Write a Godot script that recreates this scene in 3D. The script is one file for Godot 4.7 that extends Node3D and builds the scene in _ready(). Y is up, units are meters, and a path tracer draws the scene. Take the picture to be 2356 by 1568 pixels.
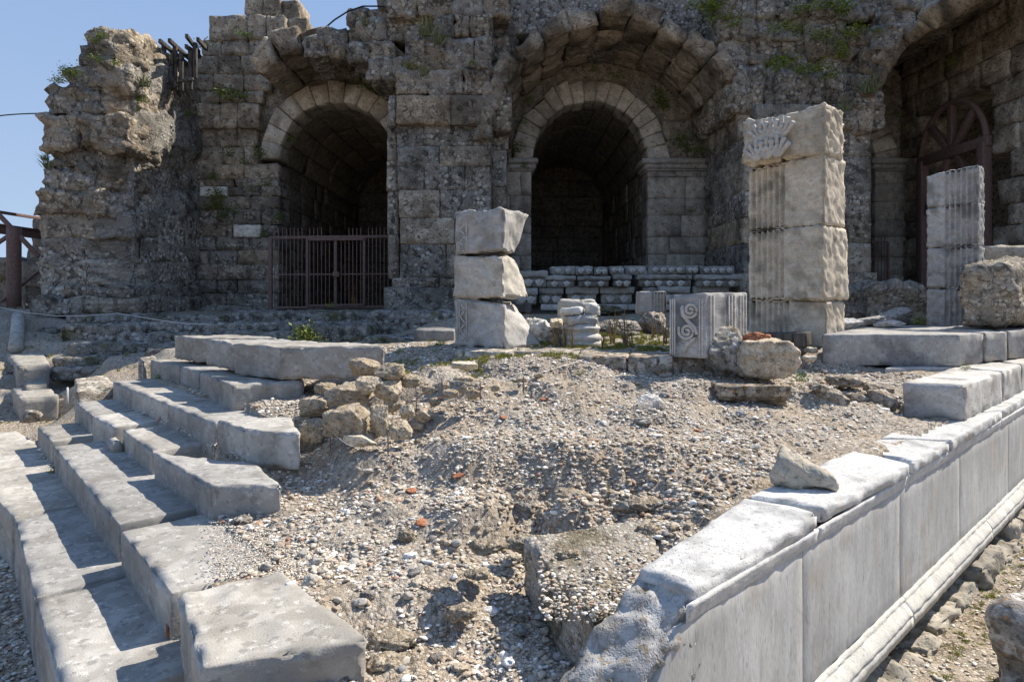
extends Node3D
# Units are metres. The camera stands at the origin, eye 1.8 m above the old ground level, looking along -z.
const EYE := 1.8
const KP := 6.585e-4          # metres per photo unit and metre of distance (photo read on a 2356 x 1568 grid)
const RD := Vector3(0.729, 0, -0.6845)     # along the podium wall, away to the right
const LD := Vector3(-0.6845, 0, -0.729)    # along the steps, away to the left
const CK := 0.625          # vertex colours hold tints up to 1.6 as eight-bit values
var M := {}
var nz := FastNoiseLite.new()
var nf := FastNoiseLite.new()
var nl := FastNoiseLite.new()
var rng := RandomNumberGenerator.new()
var taken := {}

# ------------------------------------------------------------------ helpers
func q(x: float, y: float, z: float) -> Vector3:
	return Vector3((x - 1178.0) * KP * z, EYE - (y - 674.0) * KP * z, -z)

func qh(x: float, y: float, h: float) -> Vector3:      # point at a known height
	return q(x, y, (EYE - h) / ((y - 674.0) * KP))

func rl(r: float, l: float, y: float) -> Vector3:      # podium axes
	return RD * r + LD * l + Vector3(0, y, 0)

func wpos(n: Node) -> Vector3:
	var p := Vector3.ZERO
	while n != self and n != null:
		p += n.position
		n = n.get_parent()
	return p

func numbered(called: String) -> String:
	if not taken.has(called):
		taken[called] = 0
		return called
	taken[called] += 1
	return "%s_%03d" % [called, taken[called]]

func tag(o: Node, label: String, category: String, group := "", kind := "") -> Node:
	if label: o.set_meta("label", label)
	if category: o.set_meta("category", category)
	if group: o.set_meta("group", group)
	if kind: o.set_meta("kind", kind)
	return o

func thing(called: String, at: Vector3, label: String, category: String, group := "") -> Node3D:
	var o := Node3D.new()
	o.name = numbered(called)
	add_child(o, true)
	o.position = at
	tag(o, label, category, group)
	return o

func put(called: String, mesh: Mesh, mat: Material, at: Vector3, parent: Node = null) -> MeshInstance3D:
	var o := MeshInstance3D.new()
	o.mesh = mesh
	o.material_override = mat
	if parent == null or parent == self:
		o.name = numbered(called)
		add_child(o, true)
		o.position = at
	else:
		o.name = called
		parent.add_child(o, true)
		o.position = at - wpos(parent)
	return o

func cuts(s: float, bev: float, cell: float) -> PackedFloat32Array:
	var h := s * 0.5
	var b := minf(bev, h * 0.6)
	var out := PackedFloat32Array([-h])
	var n := maxi(1, int(round((s - 2.0 * b) / cell)))
	for i in n + 1:
		out.append(-h + b + (s - 2.0 * b) * i / n)
	out.append(h)
	return out

# A worn block between eight corners (index = a + 2 b + 4 c; a across, b up, c back).
# o: cell, bev, amp (relief), freq, chip, tint, vary, stain (Color), stain_at, flutes [count, from, to, depth], stretch
func block(c: Array, o: Dictionary, origin: Vector3) -> ArrayMesh:
	var cell: float = o.get("cell", 0.1)
	var bev: float = o.get("bev", 0.03)
	var amp: float = o.get("amp", 0.01)
	var freq: float = o.get("freq", 3.0)
	var chip: float = o.get("chip", 0.0)
	var tint: Color = o.get("tint", Color(1, 1, 1))
	var vary: float = o.get("vary", 0.12)
	var stain: Color = o.get("stain", Color(0.35, 0.34, 0.33))
	var stain_at: float = o.get("stain_at", 2.0)
	var sfreq: float = o.get("sfreq", 1.3)
	var strata := Vector3(1, o.get("strata", 1.0), 1)
	var flutes: Array = o.get("flutes", [])
	var hole: Array = o.get("hole", [])
	var s := Vector3(((c[1] - c[0]).length() + (c[3] - c[2]).length()) * 0.5, ((c[2] - c[0]).length() + (c[3] - c[1]).length()) * 0.5, ((c[4] - c[0]).length() + (c[5] - c[1]).length()) * 0.5)
	var r := minf(bev, minf(s.x, minf(s.y, s.z)) * 0.3)
	var hs := s * 0.5
	var inner := hs - Vector3(r, r, r)
	var cx := cuts(s.x, r, minf(cell, s.x / maxf(1.0, flutes[0] * 6.0 / (flutes[2] - flutes[1])) if flutes else cell))
	var cy := cuts(s.y, r, cell)
	var cz := cuts(s.z, r, cell)
	var ctr: Vector3 = (c[0] + c[1] + c[2] + c[3] + c[4] + c[5] + c[6] + c[7]) * 0.125
	var ax: Vector3 = (c[1] + c[3] + c[5] + c[7] - c[0] - c[2] - c[4] - c[6]).normalized()
	var ay: Vector3 = (c[2] + c[3] + c[6] + c[7] - c[0] - c[1] - c[4] - c[5]).normalized()
	var az: Vector3 = (c[4] + c[5] + c[6] + c[7] - c[0] - c[1] - c[2] - c[3]).normalized()
	var vs := PackedVector3Array()
	var cs := PackedColorArray()
	var idx := PackedInt32Array()
	var flip := ax.cross(ay).dot(az) > 0.0
	for f in 6:
		var axis: int = f >> 1
		var sgn: float = 1.0 if f & 1 else -1.0
		var us: PackedFloat32Array = cy if axis == 0 else cx
		var ws: PackedFloat32Array = cy if axis == 2 else cz
		var base := vs.size()
		for w in ws:
			for u in us:
				var p: Vector3
				if axis == 0: p = Vector3(sgn * hs.x, u, w)
				elif axis == 1: p = Vector3(u, sgn * hs.y, w)
				else: p = Vector3(u, w, sgn * hs.z)
				var qq := p.clamp(-inner, inner)
				var d := (p - qq)
				var n := d.normalized()
				var p2 := qq + n * r
				var t := p2 / s + Vector3(0.5, 0.5, 0.5)
				var lo: Vector3 = c[0].lerp(c[1], t.x).lerp(c[2].lerp(c[3], t.x), t.y)
				var hi: Vector3 = c[4].lerp(c[5], t.x).lerp(c[6].lerp(c[7], t.x), t.y)
				var pos := lo.lerp(hi, t.z)
				var nw := (ax * n.x + ay * n.y + az * n.z).normalized()
				var disp := amp * nz.get_noise_3dv(pos * freq * strata) * 1.6
				var corner := int(absf(d.x) > 1e-5) + int(absf(d.y) > 1e-5) + int(absf(d.z) > 1e-5)
				if chip > 0.0 and corner >= 2:
					disp -= chip * maxf(0.0, 0.25 + 1.8 * nf.get_noise_3dv(pos * 5.0))
				if flutes and axis == 2 and f == 4 and t.x > flutes[1] and t.x < flutes[2]:
					var ph: float = (t.x - flutes[1]) / (flutes[2] - flutes[1]) * flutes[0]
					ph -= floor(ph)
					disp -= flutes[3] * sqrt(maxf(0.0, sin(PI * clampf((ph - 0.28) / 0.72, 0.0, 1.0)))) * clampf(0.85 + 0.9 * nl.get_noise_3dv(pos * 2.5), 0.55, 1.0)
				if hole:
					var dd: float = pos.distance_to(hole[0])
					if dd < hole[1]:
						disp -= hole[2] * (1.0 - dd / hole[1])
				pos += nw * disp
				vs.append(pos - origin)
				var k := 1.0 + vary * 2.0 * nl.get_noise_3dv(pos * 0.9)
				var col := Color(tint.r * k, tint.g * k, tint.b * k)
				if stain_at < 1.5:
					var sv := smoothstep(stain_at - 0.08, stain_at + 0.34, nf.get_noise_3dv(pos * sfreq + Vector3(31, 7, 3)))
					col = col.lerp(Color(tint.r * stain.r, tint.g * stain.g, tint.b * stain.b), sv)
				cs.append(col * CK)
		var nu := us.size()
		var rev := (sgn > 0.0) != flip
		if axis == 1: rev = not rev
		for j in ws.size() - 1:
			for i in nu - 1:
				var v0 := base + j * nu + i
				if rev: idx.append_array([v0, v0 + nu, v0 + 1, v0 + 1, v0 + nu, v0 + nu + 1])
				else: idx.append_array([v0, v0 + 1, v0 + nu, v0 + 1, v0 + nu + 1, v0 + nu])
	var arr := []
	arr.resize(Mesh.ARRAY_MAX)
	arr[Mesh.ARRAY_VERTEX] = vs
	arr[Mesh.ARRAY_COLOR] = cs
	arr[Mesh.ARRAY_INDEX] = idx
	return smooth(arr)

func smooth(arr: Array) -> ArrayMesh:
	if arr[Mesh.ARRAY_COLOR] == null:
		var cs := PackedColorArray()
		cs.resize(arr[Mesh.ARRAY_VERTEX].size())
		cs.fill(Color(CK, CK, CK))
		arr[Mesh.ARRAY_COLOR] = cs
	var st := SurfaceTool.new()
	st.create_from_arrays(arr)
	st.deindex()
	st.generate_normals()
	st.index()
	return st.commit()

func blk(called: String, c: Array, mat: Material, o: Dictionary, parent: Node = null) -> MeshInstance3D:
	var origin: Vector3 = (c[0] + c[1] + c[4] + c[5]) * 0.25
	return put(called, block(c, o, origin), mat, origin, parent)

# eight corners from a top outline (front-left, front-right, back-right, back-left) and a thickness
func down(t: Array, thick: float, lean := 0.0) -> Array:
	var d := Vector3(0, -thick, 0)
	var m: Vector3 = (t[0] + t[1] + t[2] + t[3]) * 0.25
	var b := []
	for p in t:
		b.append(p + d + (p - m) * lean)
	return [b[0], b[1], t[0], t[1], b[3], b[2], t[3], t[2]]

# eight corners of a block whose front face is given by photo readings at distances, pushed back by depth
func face(xl: float, xr: float, yt: float, yb: float, zl: float, zr: float, depth: float) -> Array:
	var d := Vector3(0, 0, -depth)
	var a := q(xl, yb, zl)
	var b := q(xr, yb, zr)
	var e := q(xl, yt, zl)
	var f := q(xr, yt, zr)
	return [a, b, e, f, a + d, b + d, e + d, f + d]

func box(center: Vector3, s: Vector3, yaw := 0.0, tilt := Vector2.ZERO) -> Array:   # center of the base
	var bs := Basis(Vector3.UP, yaw) * Basis(Vector3.RIGHT, tilt.x) * Basis(Vector3.BACK, tilt.y)
	var out := []
	for i in 8:
		out.append(center + bs * Vector3((float(i & 1) - 0.5) * s.x, float((i >> 1) & 1) * s.y, (0.5 - float((i >> 2) & 1)) * s.z))
	return out

func tube(pts: PackedVector3Array, rad: float, sides := 6) -> ArrayMesh:
	var vs := PackedVector3Array()
	var idx := PackedInt32Array()
	var up := Vector3(0.13, 0.97, 0.21).normalized()
	for i in pts.size():
		var d := (pts[mini(i + 1, pts.size() - 1)] - pts[maxi(i - 1, 0)]).normalized()
		var s := d.cross(up)
		if s.length() < 0.1: s = d.cross(Vector3.RIGHT)
		s = s.normalized()
		var t := s.cross(d)
		for k in sides:
			var a := TAU * k / sides
			vs.append(pts[i] + (s * cos(a) + t * sin(a)) * rad)
	for i in pts.size() - 1:
		for k in sides:
			var a := i * sides + k
			var b := i * sides + (k + 1) % sides
			idx.append_array([a, b, a + sides, b, b + sides, a + sides])
	var m := vs.size()
	vs.append(pts[0]); vs.append(pts[pts.size() - 1])
	for k in sides:
		idx.append_array([m, (k + 1) % sides, k])
		idx.append_array([m + 1, (pts.size() - 2 + 1) * sides + k, (pts.size() - 1) * sides + (k + 1) % sides])
	var arr := []
	arr.resize(Mesh.ARRAY_MAX)
	arr[Mesh.ARRAY_VERTEX] = vs
	arr[Mesh.ARRAY_INDEX] = idx
	return smooth(arr)

# bar with a rectangular section between two points
func bar(called: String, a: Vector3, b: Vector3, w: float, h: float, mat: Material, parent: Node, up := Vector3.UP) -> MeshInstance3D:
	var d := (b - a).normalized()
	var s := d.cross(up)
	if s.length() < 0.05: s = d.cross(Vector3.FORWARD)
	s = s.normalized()
	var t := s.cross(d).normalized()
	var c := []
	for i in 8:
		c.append((b if i & 1 else a) + t * h * (float((i >> 1) & 1) - 0.5) + s * w * (float((i >> 2) & 1) - 0.5))
	return blk(called, c, mat, {"cell": 9.0, "bev": minf(w, h) * 0.12, "amp": 0.0, "vary": 0.06}, parent)

# irregular stone: a noisy ball squashed towards a box
func stone_mesh(seed_at: int, s: Vector3, boxy: float, rough: float, detail := 10, tint := Color(1, 1, 1), stain_at := 2.0, facets := 7) -> ArrayMesh:
	var rg := RandomNumberGenerator.new()
	rg.seed = seed_at
	var planes := []
	for i in facets:
		var n := Vector3(rg.randf_range(-1, 1), rg.randf_range(-1, 1), rg.randf_range(-1, 1)).normalized()
		planes.append([n, rg.randf_range(0.62, 0.9)])
	var off := Vector3(rg.randf() * 90.0, rg.randf() * 90.0, rg.randf() * 90.0)
	var vs := PackedVector3Array()
	var cs := PackedColorArray()
	var idx := PackedInt32Array()
	for f in 6:
		var axis: int = f >> 1
		var sgn: float = 1.0 if f & 1 else -1.0
		var base := vs.size()
		for j in detail + 1:
			for i in detail + 1:
				var u := tan((2.0 * i / detail - 1.0) * PI / 4)
				var w := tan((2.0 * j / detail - 1.0) * PI / 4)
				var p := Vector3(sgn, u, w) if axis == 0 else (Vector3(u, sgn, w) if axis == 1 else Vector3(u, w, sgn))
				var n := p.normalized()
				var rad := lerpf(1.0, p.length() * 0.86, boxy)
				for pl in planes:
					var k: float = n.dot(pl[0])
					if k > 0.05: rad = minf(rad, pl[1] / k)
				rad *= 1.0 + rough * nz.get_noise_3dv(n * 2.2 + off) * 1.7 + rough * 0.5 * nz.get_noise_3dv(n * 6.5 + off)
				vs.append(n * rad * s * 0.5)
				var col := tint * (1.0 + 0.25 * nl.get_noise_3dv(n * 1.4 + off))
				if stain_at < 1.5:
					col = col.lerp(tint * 0.45, smoothstep(stain_at, stain_at + 0.25, nf.get_noise_3dv(n * 2.0 + off)))
				cs.append(col * CK)
		for j in detail:
			for i in detail:
				var v0 := base + j * (detail + 1) + i
				var rev := sgn > 0.0
				if axis == 1: rev = not rev
				if rev: idx.append_array([v0, v0 + detail + 1, v0 + 1, v0 + 1, v0 + detail + 1, v0 + detail + 2])
				else: idx.append_array([v0, v0 + 1, v0 + detail + 1, v0 + 1, v0 + detail + 2, v0 + detail + 1])
	var arr := []
	arr.resize(Mesh.ARRAY_MAX)
	arr[Mesh.ARRAY_VERTEX] = vs
	arr[Mesh.ARRAY_COLOR] = cs
	arr[Mesh.ARRAY_INDEX] = idx
	return smooth(arr)

# ------------------------------------------------------------------ textures and materials
func noise_bytes(kind: int, freq: float, size: int, sd: int, oct := 4, cell_ret := -1) -> PackedByteArray:
	var n := FastNoiseLite.new()
	n.seed = sd
	n.noise_type = kind
	n.frequency = freq
	if kind == FastNoiseLite.TYPE_CELLULAR:
		n.fractal_type = FastNoiseLite.FRACTAL_NONE
		n.cellular_return_type = cell_ret
		n.cellular_jitter = 0.95
	else:
		n.fractal_type = FastNoiseLite.FRACTAL_FBM
		n.fractal_octaves = oct
	var im := n.get_seamless_image(size, size, false, false, 0.1, true)
	im.convert(Image.FORMAT_L8)
	return im.get_data()

func tex(size: int, data: PackedByteArray, fmt := Image.FORMAT_RGB8) -> ImageTexture:
	return ImageTexture.create_from_image(Image.create_from_data(size, size, false, fmt, data))

# palette in linear light -> sRGB bytes
func sr(c: Color) -> Vector3:
	var g := c.linear_to_srgb()
	return Vector3(g.r, g.g, g.b) * 255.0

func mat(called: String, albedo: Texture2D, tile: float, bump: Texture2D = null, relief := 1.0, rough := 0.95, stretch := Vector3.ONE) -> StandardMaterial3D:
	var m := StandardMaterial3D.new()
	m.resource_name = called
	m.albedo_texture = albedo
	m.albedo_color = Color(1.0 / CK, 1.0 / CK, 1.0 / CK).linear_to_srgb()
	m.vertex_color_use_as_albedo = true
	m.roughness = rough
	m.metallic_specular = 0.25
	m.uv1_triplanar = true
	m.uv1_world_triplanar = true
	m.uv1_scale = Vector3.ONE / tile * stretch
	if bump:
		m.heightmap_enabled = true
		m.heightmap_texture = bump
		m.heightmap_scale = relief
	M[called] = m
	return m

func plain(called: String, c: Color, rough := 0.8, metal := 0.0) -> StandardMaterial3D:
	var m := StandardMaterial3D.new()
	m.resource_name = called
	m.albedo_color = Color(c.r / CK, c.g / CK, c.b / CK).linear_to_srgb()
	m.roughness = rough
	m.metallic = metal
	m.metallic_specular = 0.3
	m.vertex_color_use_as_albedo = true
	M[called] = m
	return m

# pebbly conglomerate: pebbles of two sizes set in a matrix
func conglomerate(size: int, f1: float, matrix: Color, pal: Array, holes: float, sd: int) -> Array:
	var e1 := noise_bytes(FastNoiseLite.TYPE_CELLULAR, f1, size, sd, 1, FastNoiseLite.RETURN_DISTANCE)
	var v1 := noise_bytes(FastNoiseLite.TYPE_CELLULAR, f1, size, sd, 1, FastNoiseLite.RETURN_CELL_VALUE)
	var e2 := noise_bytes(FastNoiseLite.TYPE_CELLULAR, f1 * 2.6, size, sd + 5, 1, FastNoiseLite.RETURN_DISTANCE)
	var v2 := noise_bytes(FastNoiseLite.TYPE_CELLULAR, f1 * 2.6, size, sd + 5, 1, FastNoiseLite.RETURN_CELL_VALUE)
	var g := noise_bytes(FastNoiseLite.TYPE_SIMPLEX, 0.012, size, sd + 9, 5)
	var fine := noise_bytes(FastNoiseLite.TYPE_SIMPLEX, 0.18, size, sd + 11, 2)
	var ps := []
	for c in pal: ps.append(sr(c))
	var mt := sr(matrix)
	var rgb := PackedByteArray()
	rgb.resize(size * size * 3)
	var hgt := PackedByteArray()
	hgt.resize(size * size)
	var np := ps.size()
	for i in size * size:
		var fi := fine[i] / 255.0
		var gi := g[i] / 255.0
		var col: Vector3 = mt * (0.62 + 0.5 * fi + 0.35 * (gi - 0.5))
		var h := 0.25 + 0.2 * fi
		var a := v1[i]
		var b := v2[i]
		if (b * 7) % 10 < 6 and e2[i] < 105:
			col = ps[(b * 13) % np] * (0.72 + 0.4 * fi)
			h = 0.42 + 0.25 * (1.0 - e2[i] / 105.0)
		if (a * 11) % 10 < 6 and e1[i] < 112:
			col = ps[(a * 17) % np] * (0.78 + 0.3 * fi)
			h = 0.5 + 0.5 * sqrt(maxf(0.0, 1.0 - e1[i] / 112.0))
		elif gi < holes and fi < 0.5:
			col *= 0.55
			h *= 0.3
		rgb[i * 3] = int(clampf(col.x, 0, 255))
		rgb[i * 3 + 1] = int(clampf(col.y, 0, 255))
		rgb[i * 3 + 2] = int(clampf(col.z, 0, 255))
		hgt[i] = int(clampf(h, 0, 1) * 255.0)
	return [tex(size, rgb), tex(size, hgt, Image.FORMAT_L8)]

# weathered stone: base, light bloom, dark crust in patches, small pits, optional lichen colour
func weathered(size: int, base: Color, light: Color, dark: Color, dark_at: float, pits: float, sd: int, f := 0.006, spot := Color(0, 0, 0), spot_at := 2.0) -> Array:
	var g := noise_bytes(FastNoiseLite.TYPE_SIMPLEX, f, size, sd, 6)
	var g2 := noise_bytes(FastNoiseLite.TYPE_SIMPLEX, f * 1.7, size, sd + 3, 7)
	var fine := noise_bytes(FastNoiseLite.TYPE_SIMPLEX, 0.2, size, sd + 6, 2)
	var pit := noise_bytes(FastNoiseLite.TYPE_SIMPLEX, 0.06, size, sd + 8, 3)
	var sp := noise_bytes(FastNoiseLite.TYPE_CELLULAR, 0.035, size, sd + 12, 1, FastNoiseLite.RETURN_DISTANCE)
	var sb := sr(base)
	var sl := sr(light)
	var sd_ := sr(dark)
	var ss := sr(spot)
	var rgb := PackedByteArray()
	rgb.resize(size * size * 3)
	var hgt := PackedByteArray()
	hgt.resize(size * size)
	for i in size * size:
		var fi := fine[i] / 255.0
		var col: Vector3 = sb.lerp(sl, smoothstep(0.42, 0.7, g[i] / 255.0))
		var dk := smoothstep(dark_at, dark_at + 0.16, g2[i] / 255.0 + 0.1 * (fi - 0.5))
		col = col.lerp(sd_, dk)
		col *= 0.93 + 0.14 * fi
		var h := 0.55 + 0.25 * (fi - 0.5) + 0.25 * (g[i] / 255.0 - 0.5)
		var pv := pit[i] / 255.0
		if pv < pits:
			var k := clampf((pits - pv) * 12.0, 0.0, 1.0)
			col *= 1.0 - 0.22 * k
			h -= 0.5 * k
		if spot_at < 1.5 and sp[i] / 255.0 + 0.5 * (fi - 0.5) < 0.2 and g2[i] / 255.0 > spot_at:
			col = col.lerp(ss, 0.8)
		rgb[i * 3] = int(clampf(col.x, 0, 255))
		rgb[i * 3 + 1] = int(clampf(col.y, 0, 255))
		rgb[i * 3 + 2] = int(clampf(col.z, 0, 255))
		hgt[i] = int(clampf(h, 0, 1) * 255.0)
	return [tex(size, rgb), tex(size, hgt, Image.FORMAT_L8)]

func make_materials() -> void:
	var greys := [Color(.38, .355, .315), Color(.33, .3, .26), Color(.27, .25, .225), Color(.44, .415, .37), Color(.3, .26, .215), Color(.35, .335, .31), Color(.52, .5, .455)]
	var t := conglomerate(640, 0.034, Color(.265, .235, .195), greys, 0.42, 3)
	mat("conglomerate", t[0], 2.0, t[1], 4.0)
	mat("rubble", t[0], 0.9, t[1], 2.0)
	t = conglomerate(512, 0.06, Color(.3, .275, .24), [Color(.36, .34, .31), Color(.42, .4, .36), Color(.3, .275, .24), Color(.26, .245, .225)], 0.46, 33)
	mat("conglomerate_fine", t[0], 2.3, t[1], 3.0)
	t = conglomerate(512, 0.05, Color(.37, .33, .275), [Color(.54, .5, .435), Color(.68, .64, .57), Color(.4, .335, .26), Color(.48, .38, .29), Color(.42, .395, .355)], 0.4, 21)
	mat("gravel_soil", t[0], 0.5, t[1], 1.0)
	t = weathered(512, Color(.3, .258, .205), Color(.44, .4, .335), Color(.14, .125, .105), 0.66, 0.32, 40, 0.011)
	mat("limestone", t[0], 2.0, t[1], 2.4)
	t = weathered(512, Color(.4, .37, .32), Color(.5, .47, .42), Color(.24, .22, .195), 0.68, 0.28, 60, 0.011)
	mat("pale_stone", t[0], 1.7, t[1], 1.0)
	t = weathered(512, Color(.36, .34, .305), Color(.44, .418, .378), Color(.28, .266, .243), 0.64, 0.13, 80, 0.012, Color(.62, .6, .56), 0.6)
	mat("step_marble", t[0], 1.1, t[1], 0.4)
	t = weathered(512, Color(.47, .445, .4), Color(.57, .545, .5), Color(.36, .345, .32), 0.66, 0.22, 100, 0.014)
	mat("grey_marble", t[0], 0.9, t[1], 0.5)
	t = weathered(512, Color(.6, .585, .55), Color(.68, .665, .635), Color(.5, .48, .45), 0.64, 0.18, 105, 0.014)
	mat("panel_marble", t[0], 0.9, t[1], 0.15, 0.9, Vector3(1, 0.22, 1))
	t = weathered(512, Color(.64, .625, .59), Color(.75, .74, .71), Color(.47, .47, .47), 0.68, 0.2, 120, 0.016)
	mat("white_marble", t[0], 0.8, t[1], 0.5)
	t = weathered(512, Color(.42, .35, .26), Color(.52, .46, .37), Color(.3, .25, .195), 0.64, 0.31, 140, 0.012)
	mat("tan_stone", t[0], 0.7, t[1], 0.9)
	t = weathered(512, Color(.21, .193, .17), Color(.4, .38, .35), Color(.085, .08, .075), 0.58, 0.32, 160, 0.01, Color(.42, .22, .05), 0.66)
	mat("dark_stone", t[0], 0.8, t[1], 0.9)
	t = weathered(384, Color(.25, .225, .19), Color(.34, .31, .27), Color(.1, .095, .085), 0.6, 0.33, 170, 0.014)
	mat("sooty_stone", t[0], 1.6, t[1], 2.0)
	t = weathered(384, Color(.27, .205, .14), Color(.36, .29, .21), Color(.14, .1, .065), 0.6, 0.34, 180, 0.014)
	mat("soil", t[0], 0.8, t[1], 1.2)
	t = weathered(256, Color(.3, .12, .065), Color(.42, .2, .11), Color(.2, .08, .045), 0.65, 0.3, 190, 0.02)
	mat("terracotta", t[0], 0.3, t[1], 0.3)
	t = weathered(256, Color(.085, .075, .065), Color(.14, .125, .11), Color(.04, .035, .03), 0.6, 0.3, 200, 0.02)
	mat("weathered_wood", t[0], 0.6, t[1], 0.3, 0.9, Vector3(1, 0.15, 1))
	t = weathered(256, Color(.16, .105, .09), Color(.19, .13, .11), Color(.1, .06, .05), 0.68, 0.2, 210, 0.02)
	mat("brown_paint", t[0], 0.6, t[1], 0.05, 0.6)
	t = weathered(512, Color(.5, .49, .47), Color(.62, .61, .59), Color(.26, .26, .255), 0.6, 0.26, 230, 0.014, Color(.4, .24, .08), 0.66)
	mat("lichened_marble", t[0], 0.7, t[1], 0.7)
	plain("pebble", Color(1, 1, 1), 0.85)
	var lf := plain("leaf", Color(1, 1, 1), 0.6)
	lf.backlight_enabled = true
	lf.backlight = Color(0.12, 0.2, 0.03)
	var lb := plain("leaf_bright", Color(1.5, 1.5, 1.2), 0.6)
	lb.backlight_enabled = true
	lb.backlight = Color(0.2, 0.3, 0.05)
	plain("cord", Color(.62, .6, .56), 0.7)
	plain("black_cable", Color(.02, .02, .022), 0.6)
	var bag := plain("plastic_film", Color(.8, .8, .78), 0.3)
	bag.transparency = BaseMaterial3D.TRANSPARENCY_ALPHA
	bag.albedo_color.a = 0.55

# ------------------------------------------------------------------ terrain
var fill_pts := []
var left_pts := []
var all_pts := []
func ctrl(list: Array) -> Array:
	var out := []
	for p in list:
		var w := qh(p[0], p[1], p[2])
		out.append(Vector3(w.x, p[2], w.z))
	return out

func idw(pts: Array, x: float, z: float) -> float:
	var s := 0.0
	var t := 0.0
	for p in pts:
		var dx: float = p.x - x
		var dz: float = p.z - z
		var d := dx * dx + dz * dz + 0.004
		var w := 1.0 / (d * d)
		s += w
		t += w * p.y
	return t / s

# under the stairs the earth stays below the treads: [up to r, height, from l]
const STEPS := [[.97, .16, 1.9], [1.3, .36, 2.95], [1.62, .54, 3.75], [1.95, .74, 4.2], [2.2, .92, 5.05], [3.0, 1.13, 4.95]]

func ground_h(x: float, z: float) -> float:
	var r := x * RD.x + z * RD.z
	var l := x * LD.x + z * LD.z
	var n := 0.0
	var h := 0.0
	if l < 1.3:
		h = -0.15 + 0.03 * nl.get_noise_2d(x * 2.0, z * 2.0)
		return h
	var d := -z
	if l > 7.5:
		h = idw(all_pts, x, z)
		n = 0.02
	elif r < 0.62:
		h = idw(left_pts, x, z)
		n = 0.02
	else:
		h = idw(fill_pts, x, z)
		n = 0.018 if d < 6.0 else 0.02
	for st in STEPS:
		if r < st[0]:
			if l > st[2] and l < 7.6: h = minf(h, st[1])
			break
	var md := Vector2((x - .55) / .85, (z + 3.45) / .55).length()
	if md < 1.0: h += (1.0 - md) * .06 * nz.get_noise_2d(x * 7.0, z * 7.0) + .02 * (1.0 - md)
	h += n * nz.get_noise_2d(x * 3.1, z * 3.1) + n * 0.7 * nz.get_noise_2d(x * 11.0, z * 11.0)
	return h

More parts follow.
